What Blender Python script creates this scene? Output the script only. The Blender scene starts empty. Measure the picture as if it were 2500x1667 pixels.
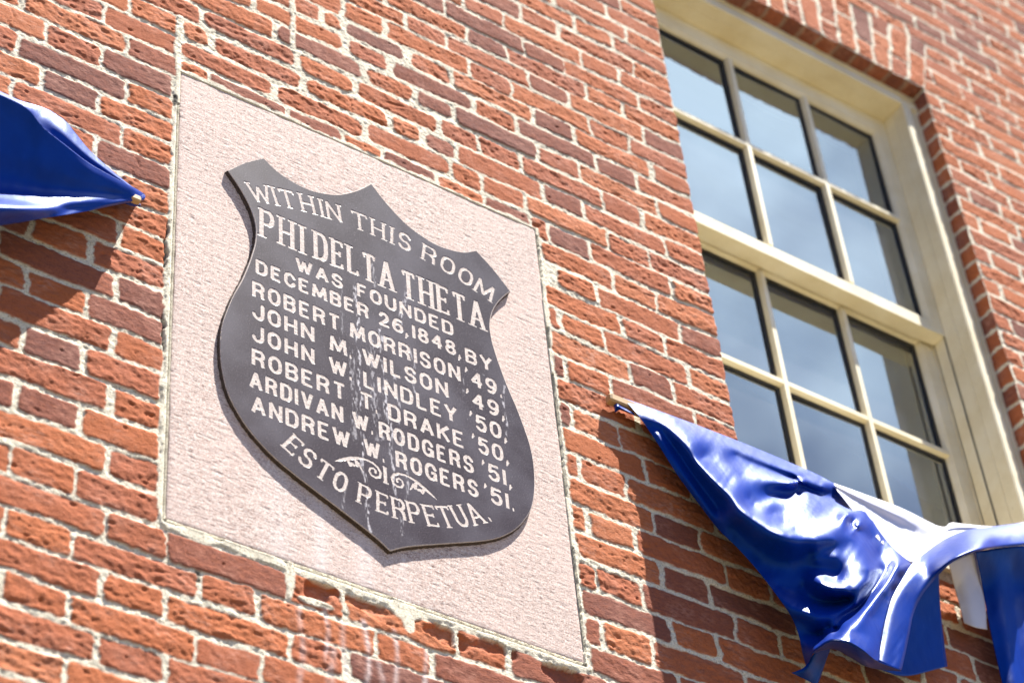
import bpy, math, random
import numpy as np
from mathutils import Matrix, Vector

S = bpy.context.scene
COL = S.collection
rng = np.random.default_rng(11)
random.seed(5)

# ------------------------------------------------------------------ camera
# wall plane is y = 0, outside is -y, x to the right, z up; z = 0 is the top of the granite tablet
CR = np.array([[0.8246608426945112, -0.5603881863946581, -0.07680869140718709],
               [0.3421640023993129, 0.6023695327456479, -0.721162077124049],
               [0.45039792404990237, 0.5684329569695055, 0.6884952312416134]])
CC = np.array([-1.3459348295015678, -2.6682475631197335, -3.615974614688097])
FPX = 5632.658203166908
cam = bpy.data.cameras.new('camera')
cam_o = bpy.data.objects.new('camera', cam)
COL.objects.link(cam_o)
m = Matrix.Identity(4)
for i in range(3):
    m[i][0] = CR[0][i]; m[i][1] = -CR[1][i]; m[i][2] = -CR[2][i]; m[i][3] = CC[i]
cam_o.matrix_world = m
cam.sensor_width = 36; cam.lens = FPX * 36 / 2500
cam.clip_start = 0.05; cam.clip_end = 2000
cam.dof.use_dof = True; cam.dof.focus_distance = 4.40; cam.dof.aperture_fstop = 3.3
S.camera = cam_o

# ------------------------------------------------------------------ world, sun, exposure
SUN = Vector((1.05, -1.0, 4.0)).normalized()          # towards the sun
w = bpy.data.worlds.new('World'); S.world = w; w.use_nodes = True
wn = w.node_tree; wn.nodes.clear()
wo = wn.nodes.new('ShaderNodeOutputWorld'); wb = wn.nodes.new('ShaderNodeBackground')
sky = wn.nodes.new('ShaderNodeTexSky'); sky.sky_type = 'NISHITA'; sky.sun_disc = False
sky.sun_elevation = math.asin(SUN.z); sky.sun_rotation = math.atan2(SUN.x, SUN.y)
sky.altitude = 200; sky.air_density = 0.5; sky.dust_density = 0.1; sky.ozone_density = 5.0
wb.inputs['Strength'].default_value = 0.055
tc = wn.nodes.new('ShaderNodeTexCoord')
cn = wn.nodes.new('ShaderNodeTexNoise'); cn.inputs['Scale'].default_value = 9.0
cn.inputs['Detail'].default_value = 6; cn.inputs['Roughness'].default_value = 0.5
cmap = wn.nodes.new('ShaderNodeMapping'); cmap.inputs['Location'].default_value = (3.1, 0.7, 1.9); cmap.inputs['Scale'].default_value = (1, 1, 1.6)
# a bank of thin cloud high in the south-east: distance of the direction from the middle of the bank, broken up by noise
dt = wn.nodes.new('ShaderNodeVectorMath'); dt.operation = 'DISTANCE'; dt.inputs[1].default_value = (0.50, -0.42, 0.757)
wn.links.new(tc.outputs['Generated'], dt.inputs[0])
def wmath(op, a, b_):
    n = wn.nodes.new('ShaderNodeMath'); n.operation = op
    for i, v in enumerate((a, b_)):
        if isinstance(v, (int, float)): n.inputs[i].default_value = v
        else: wn.links.new(v, n.inputs[i])
    return n.outputs[0]
bank = wmath('ADD', wmath('MULTIPLY', dt.outputs['Value'], -2.6), 1.02)
bank = wmath('MAXIMUM', bank, 0.0)
fac = wmath('ADD', wmath('MULTIPLY', bank, 0.50), wmath('MULTIPLY', cn.outputs['Fac'], 0.80))
cr = wn.nodes.new('ShaderNodeValToRGB')
cr.color_ramp.elements[0].position = 0.54; cr.color_ramp.elements[0].color = (0, 0, 0, 1)
cr.color_ramp.elements[1].position = 0.90; cr.color_ramp.elements[1].color = (0.9, 0.9, 0.9, 1)
cmix = wn.nodes.new('ShaderNodeMix'); cmix.data_type = 'RGBA'
cmix.inputs['B'].default_value = (11.6, 13.6, 15.6, 1)
wn.links.new(tc.outputs['Generated'], cmap.inputs['Vector'])
wn.links.new(cmap.outputs['Vector'], cn.inputs['Vector'])
wn.links.new(fac, cr.inputs['Fac'])
wn.links.new(cr.outputs['Color'], cmix.inputs['Factor'])
deep = wn.nodes.new('ShaderNodeMix'); deep.data_type = 'RGBA'; deep.blend_type = 'MULTIPLY'
deep.inputs['Factor'].default_value = 1.0; deep.inputs['B'].default_value = (0.62, 0.90, 1.20, 1)
wn.links.new(sky.outputs['Color'], deep.inputs['A'])
wn.links.new(deep.outputs['Result'], cmix.inputs['A'])
wn.links.new(cmix.outputs['Result'], wb.inputs['Color'])
wn.links.new(wb.outputs['Background'], wo.inputs['Surface'])

sl = bpy.data.lights.new('sun', 'SUN'); sl.energy = 5.0; sl.angle = math.radians(0.53); sl.color = (1.0, 0.955, 0.88)
so = bpy.data.objects.new('sun', sl); COL.objects.link(so)
so.rotation_euler = (-SUN).to_track_quat('-Z', 'Y').to_euler()
so.location = (3, -3, 12)

S.view_settings.view_transform = 'Standard'; S.view_settings.look = 'None'
S.view_settings.exposure = 1.62; S.view_settings.gamma = 1.0
S.cycles.use_denoising = True
S.cycles.max_bounces = 8

# ------------------------------------------------------------------ helpers
def P3(x, y, h=0.0):
    """point at distance h in front of the wall plane on the sight line of a spot measured in the 2500 px photograph"""
    d = CR.T @ np.array([(x - 1250) / FPX, (y - 833.5) / FPX, 1.0])
    t = (-h - CC[1]) / d[1]
    return CC + t * d

def link(name, me, mat=None, parent=None):
    o = bpy.data.objects.new(name, me)
    COL.objects.link(o)
    if mat:
        me.materials.append(mat)
    if parent:
        o.parent = parent
    return o

def tag(o, label=None, cat=None, group=None, kind=None):
    if label: o['label'] = label
    if cat: o['category'] = cat
    if group: o['group'] = group
    if kind: o['kind'] = kind
    return o

def empty(name, loc):
    o = bpy.data.objects.new(name, None); COL.objects.link(o)
    o.location = loc; o.empty_display_size = 0.1
    bpy.context.view_layer.update()
    return o

def np_mesh(name, V, Q, attrs=None, smooth=True):
    """V n x 3, Q m x 4 quads"""
    me = bpy.data.meshes.new(name)
    V = np.ascontiguousarray(V, np.float32); Q = np.ascontiguousarray(Q, np.int32)
    me.vertices.add(len(V)); me.vertices.foreach_set('co', V.ravel())
    me.loops.add(Q.size); me.loops.foreach_set('vertex_index', Q.ravel())
    me.polygons.add(len(Q))
    me.polygons.foreach_set('loop_start', np.arange(0, Q.size, Q.shape[1], dtype=np.int32))
    me.polygons.foreach_set('loop_total', np.full(len(Q), Q.shape[1], np.int32))
    me.polygons.foreach_set('use_smooth', np.full(len(Q), smooth, bool))
    me.update(calc_edges=True)
    if attrs:
        for k, a in attrs.items():
            at = me.attributes.new(k, 'FLOAT_COLOR', 'POINT')
            at.data.foreach_set('color', np.ascontiguousarray(a, np.float32).ravel())
    me.validate()
    return me

def compact(V, Q, attrs):
    u, inv = np.unique(Q, return_inverse=True)
    return V[u], inv.reshape(Q.shape), {k: a[u] for k, a in attrs.items()}

def grid_quads(nr, nc):
    i = np.arange(nr * nc).reshape(nr, nc)
    return np.stack([i[:-1, :-1], i[:-1, 1:], i[1:, 1:], i[1:, :-1]], -1)

def box_mesh(name, boxes, bevel=0.0):
    """boxes = list of (x0,x1,y0,y1,z0,z1)"""
    import bmesh
    bm = bmesh.new()
    for (x0, x1, y0, y1, z0, z1) in boxes:
        mt = Matrix.Translation(((x0 + x1) / 2, (y0 + y1) / 2, (z0 + z1) / 2)) @ Matrix.Diagonal((x1 - x0, y1 - y0, z1 - z0, 1))
        bmesh.ops.create_cube(bm, size=1, matrix=mt)
    if bevel:
        bmesh.ops.bevel(bm, geom=list(bm.edges), offset=bevel, segments=2, profile=0.6, affect='EDGES')
    me = bpy.data.meshes.new(name); bm.to_mesh(me); bm.free()
    return me

def prism_mesh(name, profile, axis, a, b):
    """extrude a closed 2D profile along axis 'x' (profile y,z) or 'z' (profile x,y) from a to b"""
    n = len(profile); V = []
    for t in (a, b):
        for p, q in profile:
            V.append((t, p, q) if axis == 'x' else (p, q, t))
    F = [[i, (i + 1) % n, n + (i + 1) % n, n + i] for i in range(n)]
    F += [list(range(n))[::-1], list(range(n, 2 * n))]
    me = bpy.data.meshes.new(name); me.from_pydata(V, [], F)
    import bmesh
    bm = bmesh.new(); bm.from_mesh(me); bmesh.ops.recalc_face_normals(bm, faces=bm.faces); bm.to_mesh(me); bm.free()
    return me

# --- noise
_tabs = {}
def vnoise(X, Z, sx, sz, seed=0):
    if seed not in _tabs:
        _tabs[seed] = np.random.default_rng(1000 + seed).random((256, 256)).astype(np.float32)
    T = _tabs[seed]
    u = X / sx + 57.3; v = Z / sz + 91.7
    iu = np.floor(u).astype(np.int32); iv = np.floor(v).astype(np.int32)
    fu = (u - iu).astype(np.float32); fv = (v - iv).astype(np.float32)
    fu = fu * fu * (3 - 2 * fu); fv = fv * fv * (3 - 2 * fv)
    a = T[iu & 255, iv & 255]; b = T[(iu + 1) & 255, iv & 255]
    c = T[iu & 255, (iv + 1) & 255]; d = T[(iu + 1) & 255, (iv + 1) & 255]
    return (a * (1 - fu) + b * fu) * (1 - fv) + (c * (1 - fu) + d * fu) * fv

def sstep(a, b, x):
    t = np.clip((x - a) / (b - a), 0, 1); return t * t * (3 - 2 * t)

# ------------------------------------------------------------------ materials
def mat(name):
    mm = bpy.data.materials.new(name); mm.use_nodes = True
    nt = mm.node_tree; b = nt.nodes['Principled BSDF']
    return mm, nt, b
def N(nt, t, **kw):
    n = nt.nodes.new(t)
    for k, v in kw.items():
        if k in n.inputs: n.inputs[k].default_value = v
        else: setattr(n, k, v)
    return n
def noise(nt, scale, detail=4, rough=0.55, vec=None):
    n = N(nt, 'ShaderNodeTexNoise', Scale=scale, Detail=detail, Roughness=rough)
    if vec is not None: nt.links.new(vec, n.inputs['Vector'])
    return n
def ramp(nt, fac, stops):
    r = nt.nodes.new('ShaderNodeValToRGB'); e = r.color_ramp.elements
    while len(e) < len(stops): e.new(0.5)
    for i, (p, c) in enumerate(stops):
        e[i].position = p; e[i].color = (c[0], c[1], c[2], 1) if isinstance(c, (tuple, list)) else (c, c, c, 1)
    nt.links.new(fac, r.inputs['Fac'])
    return r.outputs['Color']
def mixc(nt, fac, a, b, blend='MIX'):
    n = nt.nodes.new('ShaderNodeMix'); n.data_type = 'RGBA'; n.blend_type = blend
    for k, v in (('Factor', fac), ('A', a), ('B', b)):
        if isinstance(v, (tuple, list)): n.inputs[k].default_value = (v[0], v[1], v[2], 1)
        elif isinstance(v, (int, float)): n.inputs[k].default_value = v
        else: nt.links.new(v, n.inputs[k])
    return n.outputs['Result']
def bump(nt, b, height, strength, dist):
    n = N(nt, 'ShaderNodeBump', Strength=strength, Distance=dist)
    nt.links.new(height, n.inputs['Height']); nt.links.new(n.outputs['Normal'], b.inputs['Normal'])
def attr(nt, name):
    a = nt.nodes.new('ShaderNodeAttribute'); a.attribute_name = name
    s = nt.nodes.new('ShaderNodeSeparateColor'); nt.links.new(a.outputs['Color'], s.inputs['Color'])
    return s.outputs['Red'], s.outputs['Green'], s.outputs['Blue'], a.outputs['Alpha']
def objco(nt, sc=(1, 1, 1)):
    t = nt.nodes.new('ShaderNodeTexCoord'); mp = N(nt, 'ShaderNodeMapping'); mp.inputs['Scale'].default_value = sc
    nt.links.new(t.outputs['Object'], mp.inputs['Vector']); return mp.outputs['Vector']
def mth(nt, op, a, b=0.0):
    n = nt.nodes.new('ShaderNodeMath'); n.operation = op
    for i, v in enumerate((a, b)):
        if isinstance(v, (int, float)): n.inputs[i].default_value = v
        else: nt.links.new(v, n.inputs[i])
    return n.outputs[0]

# brick and mortar: attribute 'bd' = (brick mask, brick tint, roughness of the brick, stain code)
M_brick, nt, b = mat('brick_and_mortar')
aR, aG, aB, aA = attr(nt, 'bd')
co = objco(nt)
cst = objco(nt, (1, 1, 2.6))
n1 = noise(nt, 60, 5, 0.6, cst); n2 = noise(nt, 330, 4, 0.7, co); n3 = noise(nt, 14, 3, 0.5, co)
tint = mth(nt, 'ADD', aG, mth(nt, 'MULTIPLY', mth(nt, 'SUBTRACT', n1.outputs['Fac'], 0.5), 0.55))
bc = ramp(nt, tint, [(0.0, (0.175, 0.072, 0.058)), (0.18, (0.25, 0.088, 0.058)), (0.42, (0.375, 0.120, 0.062)), (0.75, (0.435, 0.132, 0.052)), (1.0, (0.50, 0.19, 0.095))])
bc = mixc(nt, ramp(nt, n2.outputs['Fac'], [(0.30, 0.55), (0.47, 0.0)]), bc, (0.10, 0.035, 0.022))
bc = mixc(nt, ramp(nt, n2.outputs['Fac'], [(0.60, 0.0), (0.80, 0.35)]), bc, (0.62, 0.30, 0.17))
wash = mth(nt, 'MULTIPLY', ramp(nt, n3.outputs['Fac'], [(0.48, 0.0), (0.74, 0.6)]), ramp(nt, n1.outputs['Fac'], [(0.42, 0.0), (0.65, 1.0)]))
bc = mixc(nt, wash, bc, (0.56, 0.33, 0.26))
m1 = noise(nt, 260, 5, 0.7, co); m2 = noise(nt, 22, 3, 0.5, co)
mc = ramp(nt, m1.outputs['Fac'], [(0.33, (0.12, 0.10, 0.065)), (0.42, (0.62, 0.56, 0.43)), (0.58, (0.82, 0.76, 0.62)), (0.85, (0.84, 0.80, 0.71))])
mc = mixc(nt, ramp(nt, m2.outputs['Fac'], [(0.46, 0.0), (0.72, 0.45)]), mc, (0.45, 0.41, 0.31))
allc = mixc(nt, aR, mc, bc)
# stains: alpha > 0.5 white lime runs, < 0.5 soot
white = mth(nt, 'MULTIPLY', mth(nt, 'MAXIMUM', mth(nt, 'MULTIPLY', mth(nt, 'SUBTRACT', aA, 0.5), 2.0), 0.0), 0.8)
black = mth(nt, 'MAXIMUM', mth(nt, 'MULTIPLY', mth(nt, 'SUBTRACT', 0.5, aA), 2.0), 0.0)
allc = mixc(nt, white, allc, (0.72, 0.60, 0.57))
allc = mixc(nt, black, allc, (0.018, 0.016, 0.014))
nt.links.new(allc, b.inputs['Base Color'])
b.inputs['Roughness'].default_value = 0.93; b.inputs['Specular IOR Level'].default_value = 0.15
hb = mth(nt, 'ADD', mth(nt, 'MULTIPLY', n2.outputs['Fac'], 0.8), mth(nt, 'MULTIPLY', noise(nt, 150, 3, 0.6, cst).outputs['Fac'], 1.4))
bump(nt, b, hb, 0.75, 0.0012)

M_granite, nt, b = mat('pink_granite')
co = objco(nt); cs = objco(nt, (0.30, 1, 2.2))
g1 = noise(nt, 300, 3, 0.7, co); g2 = noise(nt, 240, 3, 0.65, cs); g3 = noise(nt, 5, 3, 0.5, co)
c = ramp(nt, g1.outputs['Fac'], [(0.30, (0.31, 0.19, 0.16)), (0.43, (0.55, 0.41, 0.355)), (0.55, (0.655, 0.535, 0.475)), (0.69, (0.83, 0.77, 0.72))])
c = mixc(nt, ramp(nt, g2.outputs['Fac'], [(0.36, 0.9), (0.455, 0.0)]), c, (0.15, 0.085, 0.075))
c = mixc(nt, ramp(nt, g3.outputs['Fac'], [(0.45, 0.0), (0.7, 0.35)]), c, (0.68, 0.52, 0.46))
aR, aG, aB, aA = attr(nt, 'gd')
c = mixc(nt, mth(nt, 'MULTIPLY', aG, 0.6), c, (0.80, 0.72, 0.70))
nt.links.new(c, b.inputs['Base Color']); b.inputs['Roughness'].default_value = 0.85; b.inputs['Specular IOR Level'].default_value = 0.25
bump(nt, b, g2.outputs['Fac'], 0.5, 0.0008)

M_polish, nt, b = mat('polished_dark_granite')
co = objco(nt); cv = objco(nt, (7, 1, 0.35))
g1 = noise(nt, 420, 3, 0.7, co); g2 = noise(nt, 60, 4, 0.6, cv); g3 = noise(nt, 7, 4, 0.55, co)
c = ramp(nt, g1.outputs['Fac'], [(0.36, (0.022, 0.014, 0.017)), (0.52, (0.050, 0.035, 0.040)), (0.63, (0.090, 0.068, 0.074)), (0.73, (0.42, 0.37, 0.39))])
c = mixc(nt, ramp(nt, g3.outputs['Fac'], [(0.40, 0.0), (0.66, 0.45)]), c, (0.15, 0.135, 0.155))
aR, aG, aB, aA = attr(nt, 'gd')
sp = ramp(nt, noise(nt, 180, 4, 0.75, co).outputs['Fac'], [(0.40, 0.0), (0.58, 1.0)])
c = mixc(nt, mth(nt, 'MULTIPLY', aG, mth(nt, 'ADD', mth(nt, 'MULTIPLY', sp, 0.65), 0.35)), c, (0.82, 0.78, 0.80))
nt.links.new(c, b.inputs['Base Color'])
b.inputs['Roughness'].default_value = 0.28; b.inputs['Specular IOR Level'].default_value = 0.3
bump(nt, b, g1.outputs['Fac'], 0.12, 0.0004)

M_letter, nt, b = mat('pale_cut_granite')
co = objco(nt); g1 = noise(nt, 420, 3, 0.7, co)
c = ramp(nt, g1.outputs['Fac'], [(0.33, (0.36, 0.29, 0.26)), (0.5, (0.60, 0.51, 0.46)), (0.7, (0.74, 0.67, 0.62))])
nt.links.new(c, b.inputs['Base Color']); b.inputs['Roughness'].default_value = 0.9
bump(nt, b, g1.outputs['Fac'], 0.3, 0.0005)

M_edge, nt, b = mat('shaded_brown_stone_edge')  # brown side stone, darkened so the colour carries the shade on the shield's sides
co = objco(nt); g1 = noise(nt, 260, 4, 0.7, co)
c = ramp(nt, g1.outputs['Fac'], [(0.33, (0.025, 0.017, 0.013)), (0.55, (0.075, 0.052, 0.040)), (0.75, (0.19, 0.14, 0.11))])
nt.links.new(c, b.inputs['Base Color']); b.inputs['Roughness'].default_value = 0.9
bump(nt, b, g1.outputs['Fac'], 0.6, 0.0012)

M_cream, nt, b = mat('cream_paint')
co = objco(nt); g1 = noise(nt, 9, 4, 0.6, co); g2 = noise(nt, 160, 3, 0.6, co)
c = ramp(nt, g1.outputs['Fac'], [(0.3, (0.74, 0.65, 0.44)), (0.6, (0.84, 0.77, 0.58)), (0.8, (0.86, 0.81, 0.66))])
c = mixc(nt, ramp(nt, g2.outputs['Fac'], [(0.28, 0.35), (0.36, 0.0)]), c, (0.35, 0.30, 0.18))
nt.links.new(c, b.inputs['Base Color']); b.inputs['Roughness'].default_value = 0.45
bump(nt, b, g2.outputs['Fac'], 0.06, 0.001)

M_seal_gap, nt, b = mat('black_seal_and_gap_shade')
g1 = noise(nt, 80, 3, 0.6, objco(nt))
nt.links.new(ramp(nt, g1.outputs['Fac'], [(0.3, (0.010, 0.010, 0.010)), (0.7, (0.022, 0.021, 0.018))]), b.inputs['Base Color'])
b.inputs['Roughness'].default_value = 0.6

M_glass = bpy.data.materials.new('window_glass'); M_glass.use_nodes = True
nt = M_glass.node_tree; nt.nodes.clear()
o_ = nt.nodes.new('ShaderNodeOutputMaterial'); mx = nt.nodes.new('ShaderNodeMixShader')
tr = nt.nodes.new('ShaderNodeBsdfTransparent'); tr.inputs['Color'].default_value = (0.82, 0.90, 0.93, 1)
gl = nt.nodes.new('ShaderNodeBsdfGlossy'); gl.inputs['Roughness'].default_value = 0.0; gl.inputs['Color'].default_value = (0.86, 0.95, 1.0, 1)
fr = nt.nodes.new('ShaderNodeFresnel'); fr.inputs['IOR'].default_value = 1.9
nb = N(nt, 'ShaderNodeBump', Strength=0.05, Distance=0.002)
nt.links.new(noise(nt, 4, 2, 0.5, objco(nt)).outputs['Fac'], nb.inputs['Height'])
nt.links.new(nb.outputs['Normal'], gl.inputs['Normal'])
fm = mth(nt, 'ADD', mth(nt, 'MULTIPLY', fr.outputs['Fac'], 1.0), 0.20)
nt.links.new(fm, mx.inputs['Fac']); nt.links.new(tr.outputs[0], mx.inputs[1]); nt.links.new(gl.outputs[0], mx.inputs[2])
dm = nt.nodes.new('ShaderNodeMixShader'); dd_ = nt.nodes.new('ShaderNodeBsdfDiffuse'); dd_.inputs['Color'].default_value = (0.8, 0.8, 0.9, 1); dm.inputs['Fac'].default_value = 0.035
nt.links.new(mx.outputs[0], dm.inputs[1]); nt.links.new(dd_.outputs[0], dm.inputs[2]); nt.links.new(dm.outputs[0], o_.inputs['Surface'])

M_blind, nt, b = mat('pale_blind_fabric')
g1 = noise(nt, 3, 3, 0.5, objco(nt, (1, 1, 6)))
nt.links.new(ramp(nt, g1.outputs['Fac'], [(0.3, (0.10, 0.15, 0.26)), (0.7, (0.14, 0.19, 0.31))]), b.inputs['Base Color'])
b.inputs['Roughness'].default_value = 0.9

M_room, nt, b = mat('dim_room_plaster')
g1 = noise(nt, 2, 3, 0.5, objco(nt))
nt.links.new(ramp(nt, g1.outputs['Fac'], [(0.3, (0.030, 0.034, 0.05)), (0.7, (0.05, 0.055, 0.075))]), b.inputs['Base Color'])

def satin(name, c0, c1, rough=0.36, spec=0.5, sheen=0.0, tint=(1, 1, 1, 1)):
    mm, nt, b = mat(name)
    co = objco(nt); g1 = noise(nt, 12, 4, 0.55, co); g2 = noise(nt, 900, 2, 0.6, objco(nt, (0.25, 1, 1.3)))
    nt.links.new(ramp(nt, g1.outputs['Fac'], [(0.3, c0), (0.7, c1)]), b.inputs['Base Color'])
    b.inputs['Roughness'].default_value = rough; b.inputs['Specular IOR Level'].default_value = spec
    b.inputs['Sheen Weight'].default_value = sheen; b.inputs['Specular Tint'].default_value = tint
    hh = mth(nt, 'ADD', mth(nt, 'MULTIPLY', g2.outputs['Fac'], 0.12), noise(nt, 45, 3, 0.5, objco(nt, (1, 1, 0.5))).outputs['Fac'])
    bump(nt, b, hh, 0.22, 0.004)
    return mm
M_blue = satin('royal_blue_satin', (0.0008, 0.019, 0.21), (0.0012, 0.030, 0.29), 0.38, 0.45, 0.0, (0.15, 0.45, 1.0, 1))
M_white = satin('white_satin', (0.56, 0.56, 0.66), (0.64, 0.64, 0.73), 0.5, 0.3)

M_wood, nt, b = mat('bare_pine_rod')
g1 = noise(nt, 40, 4, 0.6, objco(nt, (0.15, 1, 1)))
nt.links.new(ramp(nt, g1.outputs['Fac'], [(0.3, (0.40, 0.24, 0.10)), (0.7, (0.58, 0.40, 0.21))]), b.inputs['Base Color'])
b.inputs['Roughness'].default_value = 0.6

M_ground, nt, b = mat('pale_paving_and_grass')
g1 = noise(nt, 0.25, 3, 0.5, objco(nt)); g2 = noise(nt, 30, 4, 0.6, objco(nt))
c = ramp(nt, g1.outputs['Fac'], [(0.38, (0.17, 0.115, 0.052)), (0.5, (0.095, 0.075, 0.03))])
c = mixc(nt, 0.35, c, ramp(nt, g2.outputs['Fac'], [(0.3, (0.06, 0.06, 0.03)), (0.7, (0.15, 0.13, 0.08))]))
nt.links.new(c, b.inputs['Base Color']); b.inputs['Roughness'].default_value = 0.95

# ------------------------------------------------------------------ ground
me = bpy.data.meshes.new('ground')
me.from_pydata([(-600, -600, -5.2), (600, -600, -5.2), (600, 600, -5.2), (-600, 600, -5.2)], [], [(0, 1, 2, 3)])
tag(link('ground', me, M_ground), kind='structure')

# ------------------------------------------------------------------ the brick wall
WX0, WX1, WZ0, WZ1 = 1.355, 2.366, -0.540, 1.380          # window opening
TX1, TZ0 = 0.8655, -1.158                                  # tablet right edge (top), bottom edge
tab_r = lambda z: 0.8655 + 0.0065 * (z / 1.158)            # right edge leans a little
tab_in = lambda X, Z: (X > -0.001) & (X < tab_r(Z)) & (Z < 0) & (Z > TZ0)

# course centres (top of list = highest), parity 'e' or 'o' of the Flemish bond
rows = []
z = 1.281
for zc, p in ((1.281, 'e'), (1.215, 'o'), (1.150, 'e'), (1.083, 'o'), (1.023, 'e'), (0.963, 'o'), (0.902, 'e'), (0.841, 'o'),
              (0.775, 'e'), (0.709, 'o'), (0.646, 'e'), (0.585, 'o'), (0.523, 'e'), (0.457, 'o'), (0.394, 'e'), (0.331, 'o'),
              (0.268, 'e'), (0.203, 'o'), (0.137, 'e'), (0.073, 'o'), (0.006, 'e'), (-0.060, 'o'), (-0.132, 'e'), (-0.196, 'o'),
              (-0.262, 'e'), (-0.330, 'o'), (-0.399, 'e')):
    rows.append((zc, p))
for k in range(1, 13): rows.append((-0.399 - 0.0674 * k, 'oe'[(k + 1) % 2]))
zc = rows[-1][0]; pp = rows[-1][1]
for k in range(24):
    zc -= 0.0622; pp = 'e' if pp == 'o' else 'o'; rows.append((zc, pp))
zc = 1.281; pp = 'e'
for k in range(36):
    zc += 0.0628; pp = 'e' if pp == 'o' else 'o'; rows.insert(0, (zc, pp))
PER = 0.3395
def joints(p, xa, xb, zc):
    drift = 0.012 * np.clip((-zc) / 1.3, 0, 1) + (-0.004 if zc > 0.9 else 0)
    base = (0.8995, 1.0140) if p == 'e' else (0.7305, 0.8460)
    L = []
    for k in range(-20, 24):
        for q in base: L.append(q + k * PER + drift)
    return [q for q in sorted(L) if xa < q < xb]
# brick list: (x0,x1,z0,z1,kind)  kind: 0 normal, 1 relaid rounded brick over the tablet, 2 spalled
bricks = []
XA, XB = -3.0, 5.5
infill = {0.006: [0.066, 0.247, 0.380, 0.474, 0.612, 0.735, 0.850], 0.073: [0.214, 0.435, 0.655], 0.137: [0.065, 0.286, 0.500, 0.585],
          0.203: [0.045, 0.275, 0.416, 0.636], 0.268: [0.220, 0.441, 0.570], 0.331: [0.164, 0.393, 0.509], 0.394: [0.335, 0.393, 0.557]}
below = {-1.194: [0.010, 0.239, 0.349, 0.470, 0.581, 0.700], -1.257: [0.061, 0.182, 0.406, 0.526]}
zs = [r[0] for r in rows]
for i, (zc, p) in enumerate(rows):
    ztop = (zs[i - 1] + zc) / 2 if i else zc + 0.032
    zbot = (zs[i + 1] + zc) / 2 if i + 1 < len(rows) else zc - 0.032
    J = joints(p, XA, XB, zc)
    key = [k for k in infill if abs(k - zc) < 0.004]
    keyb = [k for k in below if abs(k - zc) < 0.028]
    if key:
        J = [q for q in J if q < -0.10 or q > (0.87 if key[0] < 0.05 else 0.66)] + infill[key[0]] + [-0.006]
        if key[0] > 0.15: J.remove(-0.006)
        J = sorted(J)
        J = [q for k, q in enumerate(J) if k == 0 or q - J[k - 1] > 0.03]
    elif TZ0 < zc < 0.01:
        J = [q for q in J if q < -0.05 or q > 0.895]
        J = sorted(J + [-0.010, tab_r(zc) + 0.006])
    spans = [(J[k], J[k + 1]) for k in range(len(J) - 1)]
    for a, c in spans:
        if TZ0 + 0.01 < zc < -0.02 and a > -0.02 and c < 0.875: continue
        if WZ0 - 0.02 < zc < WZ1:
            if a >= WX0 - 0.03 and c <= WX1 + 0.03: continue
            if a < WX0 - 0.03 and c > WX0 - 0.035 and c < WX1: c = WX0 + 0.006
            if a < WX0 and c >= WX1:
                bricks.append((a, WX0 + 0.006, zbot, ztop, 0)); a = WX1 - 0.006
            if a < WX1 and c > WX1 and a > WX0: a = WX1 - 0.006
            if c - a < 0.03: continue
            if abs(a - (WX1 - 0.006)) < 1e-6 and c - a > 0.13 and p == 'o':      # queen closer beside the jamb
                pass
        kind = 0
        if key and -0.02 < a < 0.60 and zc > 0.03: kind = 1
        bricks.append((a, c, zbot, ztop, kind))

ARX, ARZ0, ARZ1, ARK = 1.860, WZ1, 1.636, 0.148 / 0.256
def arch_u(X, Z): return ARX + (X - ARX) / (1 + 0.148 * (Z - ARZ0) / 0.256)
arch_half = 0.511
def arch_in(X, Z):
    return (Z > ARZ0) & (Z < ARZ1) & (np.abs(arch_u(X, Z) - ARX) < arch_half)

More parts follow.
